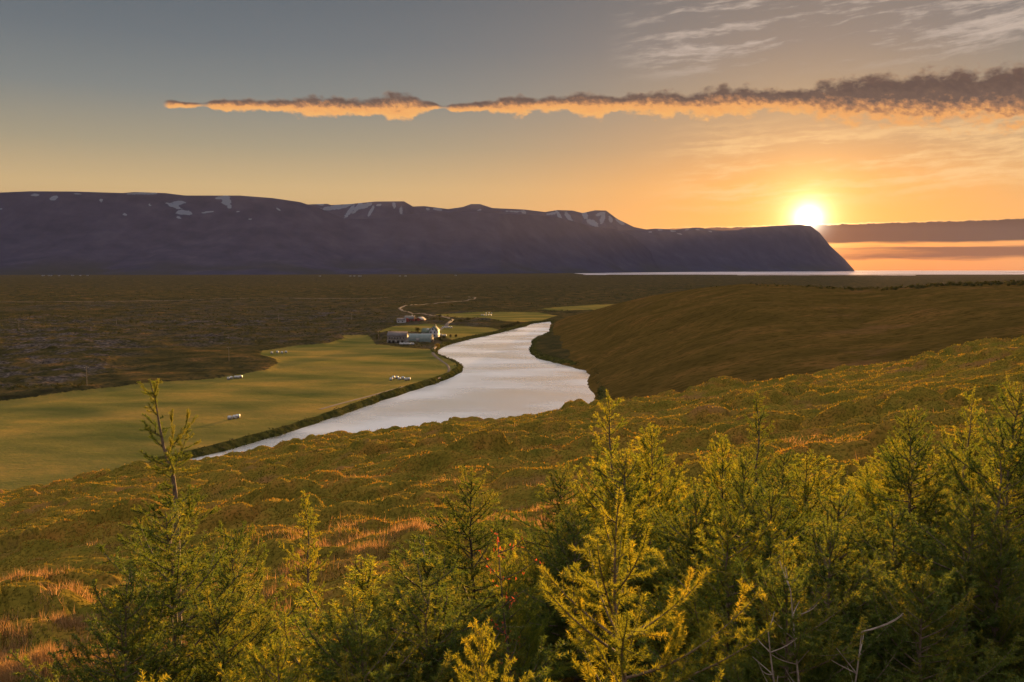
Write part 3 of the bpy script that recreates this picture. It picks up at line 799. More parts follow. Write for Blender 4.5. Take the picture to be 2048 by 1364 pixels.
def patch_pts(px, py, rx, ry, n):
    """points of the slope round the spot seen at a pixel"""
    u, v = uv(px, py)
    ysamp = np.geomspace(4, 100, 800)
    zz_ = slope_base(u * ysamp, ysamp)
    k = np.argmax((HC - zz_) / ysamp < v)
    y0 = ysamp[k]; x0 = u * y0
    n = int(n * 0.5)
    xx_ = x0 + rng.normal(0, 1, n * 3) * rx * 1.25 * y0 / F_PX; yy_ = y0 + rng.normal(0, 1, n * 3) * ry * 1.5
    yy_ = np.maximum(yy_, 4.5)
    w_ = fbm(xx_ / 0.9, yy_ / 0.9, 3, 611)
    k_ = np.argsort(-w_ + rng.random(n * 3) * 0.25)[:n]
    return xx_[k_], yy_[k_]
GX, GY = [], []
for (px, py, rx, ry, n) in [(60, 1290, 70, 0.8, 12000), (110, 1345, 90, 0.6, 14000), (20, 1220, 40, 0.5, 4000), (250, 1330, 60, 0.5, 6000), (330, 1250, 50, 0.5, 2500), (470, 1280, 40, 0.5, 3000), (620, 1090, 60, 0.8, 3000), (230, 1085, 26, 0.6, 900), (690, 1130, 60, 0.8, 4200), (560, 1170, 50, 0.6, 2600), (800, 1100, 60, 0.9, 3400), (1060, 1050, 45, 1.0, 3600),
                            (1085, 1015, 40, 0.8, 2000), (1640, 905, 26, 0.9, 1500), (465, 975, 20, 0.8, 500), (475, 1000, 16, 0.6, 450), (720, 972, 16, 1.2, 500), (830, 892, 34, 2.5, 900), (1010, 880, 34, 3, 900), (565, 990, 12, 0.7, 350), (140, 1310, 70, 0.6, 3200), (1440, 815, 60, 4, 900), (1900, 830, 40, 2.5, 500), (240, 930, 30, 3, 500), (900, 985, 30, 1.2, 600), (1150, 900, 40, 2.2, 700), (620, 1160, 40, 0.5, 1500), (330, 1120, 30, 0.5, 600)]:
    a, b = patch_pts(px, py, rx, ry, n)
    GX.append(a); GY.append(b)
GX.append(rng.uniform(-0.62, 0.62, 3500)); yq = np.exp(rng.uniform(math.log(7), math.log(90), 3500)); GX[-1] = GX[-1] * yq; GY.append(yq)
xx = np.concatenate(GX); yy = np.concatenate(GY)
k = yy > 5.5
xx, yy = xx[k], yy[k]
n = len(xx)
blades('dry_grass', xx, yy, slope_z(xx, yy) - 0.02, rng.uniform(0.08, 0.36, n) * np.interp(yy, [12, 40], [1, 0.6]), 0.0028 + 0.0005 * yy, rng.random(n), 0.65, M_DRY, 'tufts of dry reddish grass standing among the heath', 'grass')

# ------------------------------------------------------------------ scrub on the valley floor and trees along the hill
def clumps(name, x, y, z, r, mat, label, cat, per=14, tall=0.8, kind='stuff'):
    n = len(x)
    c = np.repeat(np.stack([x, y, z], 1), per, 0)
    rr = np.repeat(r, per)
    d = rng.normal(0, 1, (n * per, 3)); d /= np.linalg.norm(d, axis=1)[:, None]
    d[:, 2] = np.abs(d[:, 2]) * tall
    p = c + d * (rr * rng.random(n * per) ** 0.5)[:, None]
    a = rng.normal(0, 1, (n * per, 3)); b = rng.normal(0, 1, (n * per, 3))
    s = (rr * 0.42)[:, None]
    v = np.stack([p, p + a * s, p + b * s], 1).reshape(-1, 3)
    tint = np.clip(np.repeat(rng.random(n), per) * 0.7 + 0.3 * rng.random(n * per), 0, 1)
    o = mesh_obj(name, v, np.arange(3 * n * per).reshape(-1, 3), None, [mat], attrs={'tint': np.repeat(tint, 3)})
    return tag(o, label, cat, None, kind)
N = 16000
yy = np.exp(rng.uniform(math.log(360), math.log(2600), N)); xx = rng.uniform(-0.66, 0.30, N) * yy
F_ = fields_at(xx, yy); R_ = bbox_sd(xx, yy, RIVER, 60.0)
k = (F_ < 0.05) & (R_ > 8) & ~((xx > np.interp(yy, bank_y, bank_x) - 4) & (yy > 330)) & (fbm(xx / 120, yy / 160, 3, 501) > -0.06)
xx, yy = xx[k], yy[k]
clumps('scrub', xx, yy, valley_z(xx, yy) - 0.1, rng.uniform(0.5, 1.4, len(xx)) * (0.8 + yy / 2600), M_SCRUB, 'low dark birch scrub dotted over the brown lava heath', 'scrub', per=12)
# grass and willow fringe on the river bank
Rv = np.asarray(RIVER)
seg = np.concatenate([Rv[2:27], Rv[26:44]])
bx, by = [], []
for (x0, y0), (x1, y1) in zip(seg[:-1], seg[1:]):
    L = math.hypot(x1 - x0, y1 - y0)
    m = int(min(L * 5, 700))
    t = rng.random(m)
    bx.append(x0 + (x1 - x0) * t); by.append(y0 + (y1 - y0) * t)
bx = np.concatenate(bx); by = np.concatenate(by)
bx += rng.normal(0, 2.2, len(bx)); by += rng.normal(0, 2.2, len(by))
sd = bbox_sd(bx, by, RIVER, 60.0)
zb = valley_z(bx, by)
k = (zb > 0.25) & (sd < 5.5)
clumps('bank_grass', bx[k], by[k], zb[k] - 0.05, rng.uniform(0.3, 0.75, k.sum()), M_SCRUB, 'fringe of long dark grass along both river banks', 'grass', per=8, tall=1.1)
# far trees standing along the crest of the hill
tx, ty = [], []
for i in range(620):
    px = rng.uniform(1500, 2150) if rng.random() < 0.9 else rng.uniform(1380, 2100)
    u = uv(px, 570)[0]
    y = np.interp(u, c_u, c_y) + rng.uniform(-18, 26)
    if rng.random() < np.interp(px, [1400, 1500, 1700, 1900, 2100], [0.2, 0.35, 0.8, 1, 1]):
        tx.append(u * y); ty.append(y)
tx, ty = np.array(tx), np.array(ty)
clumps('treeline', tx, ty, hill_z(tx, ty), rng.uniform(0.6, 1.4, len(tx)) * np.interp(tx / ty, [0.25, 0.5], [0.6, 1.0]), M_SCRUB, 'thin dark line of young trees along the crest of the grass hill', 'treeline', per=30, tall=1.5)

# ------------------------------------------------------------------ roads
def strip(name, pix, width, label, z=2.0, lift=0.22):
    pts = np.array([gp(a, b, z) for a, b in pix])
    t = np.linspace(0, len(pts) - 1, len(pts) * 14)
    # smooth curve through the points
    i = np.clip(t.astype(int), 0, len(pts) - 2); f = (t - i)[:, None]
    g = np.gradient(pts, axis=0)
    p0, p1, m0, m1 = pts[i], pts[i + 1], g[i], g[i + 1]
    p = (2 * f**3 - 3 * f**2 + 1) * p0 + (f**3 - 2 * f**2 + f) * m0 + (-2 * f**3 + 3 * f**2) * p1 + (f**3 - f**2) * m1
    tg = np.gradient(p, axis=0); tg /= np.linalg.norm(tg, axis=1)[:, None] + 1e-9
    nrm = np.stack([-tg[:, 1], tg[:, 0]], 1)
    offs = np.linspace(-0.5, 0.5, 5) * width
    P = p[:, None] + nrm[:, None] * offs[None, :, None]
    P = P.reshape(-1, 2)
    z_ = valley_z(P[:, 0], P[:, 1]).reshape(-1, 5)
    z_ = np.repeat(z_.max(1)[:, None], 5, 1) + lift
    z_[:, 0] -= 0.5; z_[:, 4] -= 0.5
    o = mesh_obj(name, np.stack([P[:, 0], P[:, 1], z_.ravel()], 1), None, grid_quads(len(p), 5), [M_PATH], smooth=True)
    struct(o); o['label'] = label
    return o
strip('road', [(938, 594), (950, 599), (915, 603), (870, 606.5), (832, 611), (806, 616), (800, 621), (818, 627), (850, 632), (880, 636), (903, 641), (893, 652), (876, 661)], 4.2, 'pale gravel road bending down to the farm')
strip('farm_track', [(872, 693), (866, 700), (868, 708), (882, 719), (896, 730), (897, 742), (880, 752), (850, 761), (800, 774), (740, 790), (690, 803), (640, 817)], 2.4, 'worn farm track along the river edge of the meadow', lift=0.08)
strip('road', [(-60, 605), (150, 604), (320, 602), (420, 600), (560, 598), (760, 597), (900, 594)], 5.0, 'thin pale road crossing the far heath')

# ------------------------------------------------------------------ farm
def at(px, py):
    """ground point seen at a pixel"""
    x, y = gp(px, py, 2.5)
    for _ in range(4):
        z = float(valley_z(np.array([x]), np.array([y]))[0])
        x, y = gp(px, py, z)
    return x, y, z
def pane(mb_parent, spots, w, h, ax, face, mat=None):
    """windows on a wall, each its own part with a frame; spots are (along, z)"""
    for (s, z) in spots:
        f = MB(); g = MB()
        if ax == 'x':
            f.box(s - w / 2 - .08, s + w / 2 + .08, face - .07, face + .02, z - .08, z + h + .08)
            g.box(s - w / 2, s + w / 2, face - .10, face - .06, z, z + h)
        else:
            sg = 1 if face > 0 else -1
            f.box(face - .02 if sg > 0 else face - .07, face + .07 if sg > 0 else face + .02, s - w / 2 - .08, s + w / 2 + .08, z - .08, z + h + .08)
            g.box(face + .06 if sg > 0 else face - .10, face + .10 if sg > 0 else face - .06, s - w / 2, s + w / 2, z, z + h)
        fo = f.build('window', M_WHITE, mb_parent)
        g.build('pane', mat or M_GLASS, fo)
def farm():
    # white farmhouse: a long low range and a tall cross wing whose gable faces the river
    x, y, z = at(862, 673)
    r = empty('farmhouse', (x, y, z - 0.2), 'white two storey farmhouse with dark green roof and chimney', 'house', rz=math.radians(-14))
    MB().house(-6.4, 1.6, -3.2, 3.2, 0, 3.6, 6.6).build('range_wall', M_WHITE, r)
    MB().gable(-6.4, 1.3, -3.2, 3.2, 3.6, 6.6, 0.16, 0.35).build('range_roof', M_ROOF_G, r)
    w = MB()
    w.house(-4.2, 3.6, -2.7, 2.7, 0, 5.3, 7.9)
    v = np.concatenate(w.v); v = np.stack([-v[:, 1] + 3.2, v[:, 0] - 0.6, v[:, 2]], 1); w.v = [v]
    w.build('wing_wall', M_WHITE, r)
    g = MB(); g.gable(-4.2, 3.6, -2.7, 2.7, 5.3, 7.9, 0.16, 0.35)
    v = np.concatenate(g.v); v = np.stack([-v[:, 1] + 3.2, v[:, 0] - 0.6, v[:, 2]], 1); g.v = [v]
    rf = g.build('roof', M_ROOF_G, r)
    MB().box(2.85, 3.55, 0.6, 1.3, 7.6, 9.3).build('chimney', M_ROOF_D, rf)
    pane(r, [(1.7, 0.9), (4.6, 0.9), (1.7, 3.2), (4.6, 3.2), (3.2, 5.5)], 1.0, 1.3, 'x', -4.8)
    pane(r, [(-5.2, 1.2), (-3.4, 1.2), (-1.4, 1.2)], 1.0, 1.2, 'x', -3.2)
    pane(r, [(-2.6, 1.0), (0.8, 1.0), (-0.9, 3.3)], 1.0, 1.3, 'y', 5.9)
    d = MB().house(-2.9, -1.1, -1.5, 0.4, 4.6, 5.7, 6.4)
    dm = d.build('dormer', M_WHITE, r)
    MB().box(-2.4, -1.6, -3.30, -3.20, 0.1, 2.2).build('door', M_RED_WALL, r)
    # round roofed barn in teal sheet
    x, y, z = at(842, 683)
    r = empty('round_barn', (x, y, z - 0.2), 'pale teal barn with rounded sheet roof beside the farmhouse', 'barn', rz=math.radians(-9))
    th = np.linspace(0, math.pi, 17)
    prof_ = np.stack([-np.cos(th) * 4.6, 0.6 + np.sin(th) ** 0.85 * 5.2], 1)
    prof_[0, 1] = prof_[-1, 1] = 0.0
    n = len(prof_)
    xs = np.linspace(-9.0, 8.4, 30)
    v = [(xx_, p[0], p[1] + (0.05 if i % 2 else 0.0)) for i, xx_ in enumerate(xs) for p in prof_]
    o = mesh_obj('shell', v, None, grid_quads(len(xs), n), [M_TEAL], r)
    for sg, nm in ((8.3, 'end_wall'), (-8.9, 'end_wall')):
        e = MB()
        v = [(sg, p[0] * 0.985, p[1] * 0.985) for p in prof_] + [(sg, 0, 0)]
        e.add(v, (), [(i, i + 1, n) for i in range(n - 1)])
        eo = e.build(nm, M_GREYW if sg > 0 else M_TEAL, r)
        if sg > 0:
            b = MB()
            for yv in np.arange(-4.0, 4.1, 0.8):
                b.box(sg + .02, sg + .12, yv - .12, yv + .12, 0, 0.6 + 4.9 * math.sqrt(max(1 - (yv / 4.6) ** 2, 0)))
            b.build('batten', M_SHEDW, eo)
    MB().box(-2.4, 0.0, -4.75, -4.3, 0.0, 2.9).build('door', M_GREYW, r)
    MB().box(8.42, 8.55, -1.6, 1.6, 0.1, 3.2).build('door', M_SHEDW, r)
    # long grey shed
    x, y, z = at(797, 684.5)
    r = empty('long_shed', (x, y, z - 0.2), 'long grey livestock shed with a row of small windows', 'shed', rz=math.radians(-6))
    MB().house(-7.0, 6.2, -3.6, 3.6, 2.0, 5.0, 7.6).build('wall', M_SHEDW, r)
    MB().box(-7.2, 6.4, -3.4, 3.8, 0, 2.04).build('foundation', M_GREYW, r)
    MB().gable(-7.0, 6.2, -3.6, 3.6, 5.0, 7.6, 0.16, 0.35).build('roof', M_ROOF_GREY, r)
    pane(r, [(-5.6 + 2.0 * i, 3.0) for i in range(6)], 0.95, 1.0, 'x', -3.6)
    for xa in (-6.4, -3.6, -0.2, 2.6):
        MB().box(xa, xa + 1.7, -3.52, -3.36, 0.15, 1.7).build('opening', M_DARK, r)
    # red houses behind
    x, y, z = at(820, 644.5)
    r = empty('red_house', (x, y, z - 0.2), 'red house with dark roof, larger of the two behind the farm', 'house', rz=math.radians(-12))
    w = MB().house(-4.5, 4.5, -4.2, 4.2, 0, 3.6, 6.4)
    w.build('wall', M_RED_WALL, r)
    MB().gable(-4.5, 4.5, -4.2, 4.2, 3.6, 6.4, 0.18, 0.4).build('roof', M_ROOF_D, r)
    fr = MB().house(-4.6, 0.2, -5.6, -3.9, 0, 3.2, 4.6)
    fr.build('porch', M_RED_WALL, r)
    pane(r, [(1.6, 1.2), (3.4, 1.2)], 0.9, 1.1, 'x', -4.2)
    MB().box(1.9, 2.6, -0.4, 0.3, 5.6, 7.3).build('chimney', M_WHITE, r)
    x, y, z = at(841, 645)
    r = empty('red_house', (x, y, z - 0.2), 'small red house with pale roof edge, right of the larger one', 'house', rz=math.radians(64))
    MB().house(-4.0, 4.0, -3.6, 3.6, 0, 3.2, 5.4).build('wall', M_RED_WALL, r)
    MB().gable(-4.0, 4.0, -3.6, 3.6, 3.2, 5.4, 0.22, 0.45).build('roof', M_PALE_ROOF, r)
    pane(r, [(-1.6, 1.1), (1.6, 1.1)], 0.9, 1.1, 'y', -4.0)
    x, y, z = at(803, 645)
    r = empty('cabin', (x, y, z - 0.2), 'low white cabin with grey roof left of the red houses', 'cabin', rz=math.radians(-6))
    MB().house(-3.8, 3.8, -3.0, 3.0, 0, 2.7, 4.4).build('wall', M_WHITE, r)
    MB().gable(-3.8, 3.8, -3.0, 3.0, 2.7, 4.4, 0.18, 0.35).build('roof', M_ROOF_GREY, r)
    pane(r, [(-2.0, 1.0), (1.6, 1.0)], 1.1, 1.0, 'x', -3.0)
farm()

def bale_mesh():
    th = np.arange(20) / 20 * 2 * math.pi
    rings = [(-0.62, 0.0), (-0.62, 0.50), (-0.57, 0.62), (-0.3, 0.665), (0.0, 0.655), (0.3, 0.665), (0.57, 0.62), (0.62, 0.50), (0.62, 0.0)]
    v = []
    for x, r in rings:
        for t in th:
            v.append((x, math.cos(t) * r, 0.63 + max(math.sin(t) * r, -0.60)))
    q = [(i * 20 + j, i * 20 + (j + 1) % 20, (i + 1) * 20 + (j + 1) % 20, (i + 1) * 20 + j) for i in range(len(rings) - 1) for j in range(20)]
    return v, q
bv, bq = bale_mesh()
bale0 = mesh_obj('hay_bale', bv, None, bq, [M_BALE], smooth=True)
BALES = [
    ('white wrapped hay bale alone nearest the river on the open meadow', [(460, 839), (470, 837.5), (476, 836)], ['leftmost of three white hay bales touching in mid meadow', 'middle of three white hay bales touching in mid meadow', 'sunlit right end of three white hay bales in mid meadow']),
    (None, [(457, 759.5), (463, 758), (471, 757), (477, 757), (482, 756)], ['white hay bale at left end of the cluster below the meadow edge', 'small white hay bale second in the cluster below the meadow edge', 'larger white hay bale starting the right pair at the meadow edge', 'white hay bale fourth along the cluster at the meadow edge', 'white hay bale at right end of the cluster at the meadow edge']),
    (None, [(544, 707.5), (555, 706), (564, 707), (572, 706)], ['leftmost of four spaced white hay bales at the far meadow corner', 'tallest of four spaced white hay bales at the far meadow corner', 'third of four spaced white hay bales at the far meadow corner', 'rightmost of four spaced white hay bales at the far meadow corner']),
    (None, [(782, 761), (787, 757.5), (794, 757.5), (799, 760), (806, 758.5), (812, 761), (818, 760.5)], ['leftmost white hay bale of the heap beside the river track', 'back row white hay bale at left of the heap beside the track', 'back row white hay bale in the middle of the track side heap', 'front white hay bale in the middle of the track side heap', 'back right white hay bale of the heap beside the track', 'front white hay bale second from right beside the track', 'rightmost white hay bale of the heap beside the river track']),
]
first = True
for _, spots, labels in BALES:
    for (px, py), lb in zip(spots, labels):
        x, y, z = at(px, py)
        o = bale0 if first else bale0.copy()
        if not first: COL.objects.link(o)
        first = False
        o.location = (x, y, z - 0.03)
        s = 1.08
        o.scale = (s, s, s)
        o.rotation_euler = (0, 0, random.Random(px).uniform(-0.5, 0.5))
        tag(o, lb, 'hay bale', 'white wrapped hay bales on the meadows')
for (spots, lb) in [([(801 + 3.6 * i, 689.2 + 0.5 * (i % 2)) for i in range(8)], 'white hay bale in the close row in front of the grey shed'),
                    ([(886 + 3.4 * i, 656.6 - 0.5 * (i % 2)) for i in range(6)], 'white hay bale in the row on the small field behind the farmhouse'),
                    ([(963, 631), (967, 631.5), (972, 631.6), (977, 631), (982, 631.5), (972, 627.5), (978, 627), (983, 627.6)], 'white hay bale in the scattered lot on the far hay field'),
                    ([(878, 671.5), (882, 671), (887, 672.5), (891, 672.5)], 'white hay bale beside the right wall of the farmhouse')]:
    for (px, py) in spots:
        x, y, z = at(px, py)
        o = bale0.copy(); COL.objects.link(o)
        o.location = (x, y, z - 0.03); o.scale = (1.08, 1.08, 1.08)
        o.rotation_euler = (0, 0, random.Random(px * 3).uniform(-0.5, 0.5))
        tag(o, lb, 'hay bale', lb.replace('white hay bale', 'white hay bales'))

def pole(px, py, h, label):
    x, y, z = at(px, py)
    r = empty('utility_pole', (x, y, z - 0.3), label, 'pole', 'wooden utility poles on the heath')
    MB().tube([(0, 0, 0), (0, 0, h * 0.5), (0, 0, h)], [0.13, 0.12, 0.09], 8).build('shaft', M_POLE, r)
    c = MB().box(-0.9, 0.9, -0.07, 0.07, h - 0.75, h - 0.60).build('crossarm', M_POLE, r)
    i = MB()
    for xx_ in (-0.8, 0.0, 0.8):
        MB().box(xx_ - .05, xx_ + .05, -.05, .05, h - 0.60, h - 0.40).build('insulator', M_WHITE, c)
pole(458, 722, 8.2, 'wooden pole on the dark slope just above the meadow bales')
pole(174, 771, 8.4, 'wooden pole nearest the meadow, in front of the grey lava')
pole(38, 659, 8.0, 'wooden pole at the far left of the heath')
pole(557, 646, 8.2, 'faint wooden pole far out on the heath above the meadow')
pole(703, 641, 8.0, 'faint wooden pole on the heath left of the red houses')
pole(233, 652, 8.0, 'faint wooden pole behind the grey lava field')
pole(757, 679, 7.0, 'short wooden pole by the bush at the shed end')

# bushes and small trees round the farm, each its own
def bush(px, py, w, h, label, cat='bush', name='bush', mat=None, seed=0):
    x, y, z = at(px, py)
    rs = np.random.default_rng(seed + int(px))
    r = empty(name, (x, y, z - 0.1), label, cat)
    s = MB()
    for k in range(4):
        a = rs.random() * 6.28
        s.tube([(0, 0, 0), (math.cos(a) * w * .1, math.sin(a) * w * .1, h * .4), (math.cos(a) * w * .3, math.sin(a) * w * .3, h * .75)], [0.12, 0.08, 0.03], 5)
    s.build('trunk', M_BARKD, r)
    n = 520
    d = rs.normal(0, 1, (n, 3)); d /= np.linalg.norm(d, axis=1)[:, None]
    lob = 0.75 + 0.35 * np.sin(d[:, 0] * 4 + seed) * np.cos(d[:, 1] * 5) + 0.15 * rs.random(n)
    p = d * (lob * rs.random(n) ** 0.4)[:, None] * np.array([w / 2, w / 2, h * 0.48]) + np.array([0, 0, h * 0.52])
    e = rs.normal(0, 1, (n, 2, 3)) * 0.22 * (w / 4) ** 0.5
    v = np.stack([p, p + e[:, 0], p + e[:, 1]], 1).reshape(-1, 3)
    mesh_obj('crown', v, np.arange(3 * n).reshape(-1, 3), None, [mat or M_SCRUB], r, attrs={'tint': np.repeat(rs.random(n), 3)})
    return r
bush(835, 664.5, 4.6, 4.6, 'dark round tree between the shed roof and the farmhouse', 'tree', 'tree')
bush(755, 679, 4.4, 3.6, 'dark bush at the left end of the long shed')
bush(880, 681, 5.0, 2.6, 'wide low bush below the farmhouse on the river side')
bush(888, 676, 3.6, 2.0, 'small bush just right of the farmhouse')
bush(901, 675, 2.2, 2.8, 'narrow upright shrub, left of the two by the river field')
bush(912, 674.5, 2.6, 2.6, 'rounded upright shrub, right of the two by the river field')
bush(875, 694, 4.0, 2.6, 'rusty orange bush on the bank where the track ends', mat=M_HEATH)
bush(868, 640, 4.0, 3.0, 'small dark bush beside the gravel road above the red houses')
bush(880, 634, 4.5, 3.0, 'dark bush on the far side of the gravel road bend')
bush(922, 646, 7.0, 4.0, 'large dark willow beside the gravel road, left of its clump')
bush(936, 641, 7.5, 3.6, 'long dark willow clump at the back below the far bales')
bush(938, 648, 5.0, 3.0, 'low willow at the front of the clump by the road')
bush(951, 649, 5.0, 3.0, 'brownish willow at right of the clump by the road')
for i, (px, py) in enumerate([(1004, 656), (1011, 655.5), (1017, 654), (1023, 653), (1030, 651), (1036, 648)]):
    bush(px, py, 4.6, 3.2, ['first bush from the left in the dark row by the upper river', 'second bush from the left in the dark row by the upper river', 'third bush in the middle of the row by the upper river', 'fourth bush in the row by the upper river', 'fifth bush in the row by the upper river', 'rightmost bush of the dark row by the upper river'][i])
# hamlet below the mountain
def hamlet():
    rs = random.Random(5)
    proto = None
    for (px, py) in [(52, 548.2), (57, 547.6), (76, 551), (84, 550), (100, 550), (123, 549.6), (136, 551), (146, 552), (152, 551), (158, 550), (660, 557.2), (712, 555.5), (720, 555.6), (728, 555.2), (733, 555.8), (808, 555.6), (818, 555.2), (905, 546.5)]:
        x, y = gp(px, 552.5, 2.0)
        y0 = min(y, 6900.0); x = uv(px, 552)[0] * y0
        z = float(valley_z(np.array([x]), np.array([y0]))[0])
        if proto is None:
            proto = empty('house', (0, 0, 0), 'tiny pale house in the distant hamlet at the mountain foot', 'house', 'tiny pale houses at the mountain foot')
            MB().house(-6, 6, -4, 4, 0, 4.5, 7).build('wall', M_GREYW, proto)
            MB().gable(-6, 6, -4, 4, 4.5, 7, 0.3, 0.6).build('roof', M_ROOF_GREY, proto)
            o = proto
        else:
            o = copy_tree(proto)
        o.location = (x, y0 + (552 - py) * 60, z - 0.5)
        o.rotation_euler = (0, 0, rs.uniform(-0.6, 0.6))
hamlet()

# ------------------------------------------------------------------ young larches
def curve_pts(p0, az, el0, el1, L, n, rs, wob=0.10):
    s = np.linspace(0, 1, n)
    el = el0 + (el1 - el0) * s ** 1.3
    a = az + np.cumsum(rs.normal(0, wob, n)) * 0.6
    st = L / (n - 1)
    d = np.stack([np.cos(a) * np.cos(el), np.sin(a) * np.cos(el), np.sin(el)], 1)
    return p0 + np.concatenate([[np.zeros(3)], np.cumsum(d[:-1] * st, 0)])
def needles(lines, per_m, ln, wd, rs, tints):
    P_, D_, T_ = [], [], []
    for pts, tv in zip(lines, tints):
        seg = pts[1:] - pts[:-1]
        L = np.linalg.norm(seg, axis=1)
        m = rs.poisson(L * per_m)
        k = np.repeat(np.arange(len(seg)), m)
        if not len(k): continue
        f = rs.random(len(k))[:, None]
        P_.append(pts[k] + seg[k] * f)
        D_.append(seg[k] / (L[k][:, None] + 1e-9))
        T_.append(np.full(len(k), tv))
    P_ = np.concatenate(P_); D_ = np.concatenate(D_); T_ = np.concatenate(T_)
    n = len(P_)
    r = rs.normal(0, 1, (n, 3)); r -= D_ * (r * D_).sum(1)[:, None]; r /= np.linalg.norm(r, axis=1)[:, None] + 1e-9
    dr = r * rs.uniform(0.6, 1.0, n)[:, None] + D_ * rs.uniform(0.1, 0.9, n)[:, None] + np.array([0, 0, 0.12])
    dr /= np.linalg.norm(dr, axis=1)[:, None]
    w = np.cross(dr, rs.normal(0, 1, (n, 3))); w /= np.linalg.norm(w, axis=1)[:, None] + 1e-9
    l = ln * rs.uniform(0.6, 1.25, n)[:, None]
    v = np.stack([P_ - w * wd * .5, P_ + w * wd * .5, P_ + dr * l + w * wd * .15], 1).reshape(-1, 3)
    t = np.clip(T_ + rs.normal(0, 0.13, n), 0, 1)
    return v, np.repeat(t, 3)
def larch(seed, H, R, nb=60, per_m=420, lean=(0.0, 0.0), t0=0.05, taper=0.8, up=0.9, e_low=0.05, dense=1.0, bare=None, mat=None, bark=None, leaders=0, extra=(), thick=1.0, bend=0.0, nl=0.036, nw=0.0068, side_len=0.42):
    """a young larch as an Empty with trunk and crown; branch wood belongs to the trunk mesh"""
    rs = np.random.default_rng(seed)
    wood = MB()
    tz = np.linspace(0, 1, 14)
    wob = np.cumsum(rs.normal(0, 0.012, (14, 2)), 0) * H
    trunk = np.stack([lean[0] * H * tz + bend * H * np.sin(tz * 3.1) + wob[:, 0] * 0.5, lean[1] * H * tz + wob[:, 1] * 0.5, tz * H], 1)
    wood.tube(trunk, np.linspace((0.010 * H + 0.006) * thick, 0.003 * thick, 14), 7)
    lines, tints = [], []
    lines.append(trunk[9:]); tints.append(0.75); lines.append(trunk[5:10]); tints.append(0.6)
    def limb(p0, az, L, e0, e1, rad, tv, lvl):
        n = max(5, int(L / 0.09))
        n = min(n, 12)
        pts = curve_pts(p0, az, e0, e1, L, n, rs)
        wood.tube(pts, np.linspace(rad, 0.0018, n), 4)
        cut = 0.12 if lvl == 0 else 0.0
        k0 = int(n * cut)
        lines.append(pts[k0:]); tints.append(tv)
        if lvl < 1:
            m = int(L / 0.075 * dense)
            for j in range(m):
                s = 0.12 + 0.86 * (j + rs.random()) / max(m, 1)
                i = min(int(s * (n - 1)), n - 2)
                q = pts[i] + (pts[i + 1] - pts[i]) * (s * (n - 1) - i)
                d = pts[i + 1] - pts[i]
                a2 = math.atan2(d[1], d[0]) + (1 if j % 2 else -1) * rs.uniform(0.5, 1.15)
                l2 = (side_len * L * (1 - s) + 0.05) * rs.uniform(0.5, 1.15)
                if rs.random() < 0.12: l2 *= 1.5
                ee = rs.uniform(-0.15, 0.6) if rs.random() > 0.28 else rs.uniform(0.7, 1.3)
                pts2 = curve_pts(q, a2, ee, ee + 0.5, l2, 5, rs)
                if l2 > 0.16: wood.tube(pts2, np.linspace(0.0028, 0.0012, 5), 3)
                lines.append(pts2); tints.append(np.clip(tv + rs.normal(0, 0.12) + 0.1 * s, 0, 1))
                if l2 > 0.22:
                    for _ in range(int(l2 / 0.10)):
                        i2 = rs.integers(1, 4)
                        pts3 = curve_pts(pts2[i2], a2 + rs.choice([-1, 1]) * rs.uniform(0.5, 1.1), ee + rs.uniform(-.2, .5), ee + 0.5, l2 * rs.uniform(0.25, 0.5), 4, rs)
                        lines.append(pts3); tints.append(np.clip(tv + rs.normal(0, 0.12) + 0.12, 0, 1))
    for i in range(nb):
        t = t0 + (0.97 - t0) * ((i + rs.random() * 0.8) / nb) ** 0.92
        az = i * 2.39996 + rs.normal(0, 0.35)
        if bare is not None:
            d = (az - bare[0] + math.pi) % (2 * math.pi) - math.pi
            if abs(d) < bare[1] and rs.random() < 0.85: continue
        k = t * 13; i0 = min(int(k), 12)
        p0 = trunk[i0] + (trunk[i0 + 1] - trunk[i0]) * (k - i0)
        L = R * 1.25 * ((1 - t) ** taper * 0.95 + 0.045) * rs.uniform(0.4, 1.3)
        e0 = e_low + 0.1 + (0.85 - e_low) * t ** 1.5 + rs.normal(0, 0.16)
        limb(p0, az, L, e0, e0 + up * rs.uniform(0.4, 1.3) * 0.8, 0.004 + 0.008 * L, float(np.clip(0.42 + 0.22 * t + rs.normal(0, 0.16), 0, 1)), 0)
    for (t, az, L, e0, e1) in extra:
        limb(trunk[int(t * 13)], az, L, e0, e1, 0.013, 0.7, 0)
    for i in range(leaders):
        a = rs.random() * 6.28; t = rs.uniform(0.15, 0.6)
        p0 = trunk[int(t * 13)]
        limb(p0, a, H * rs.uniform(0.25, 0.45), 0.5, 1.45, 0.010, 0.6, 0)
    v, tn = needles(lines, per_m, nl, nw, rs, tints)
    r = bpy.data.objects.new('larch_tree', None)
    COL.objects.link(r)
    r.empty_display_size = 0.3
    r['top'] = float(np.percentile(v[:, 2], 99.9))
    wood.build('trunk', bark or M_BARK, r, smooth=True)
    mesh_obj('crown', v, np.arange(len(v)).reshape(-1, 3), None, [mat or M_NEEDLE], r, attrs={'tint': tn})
    return r
USED = set()
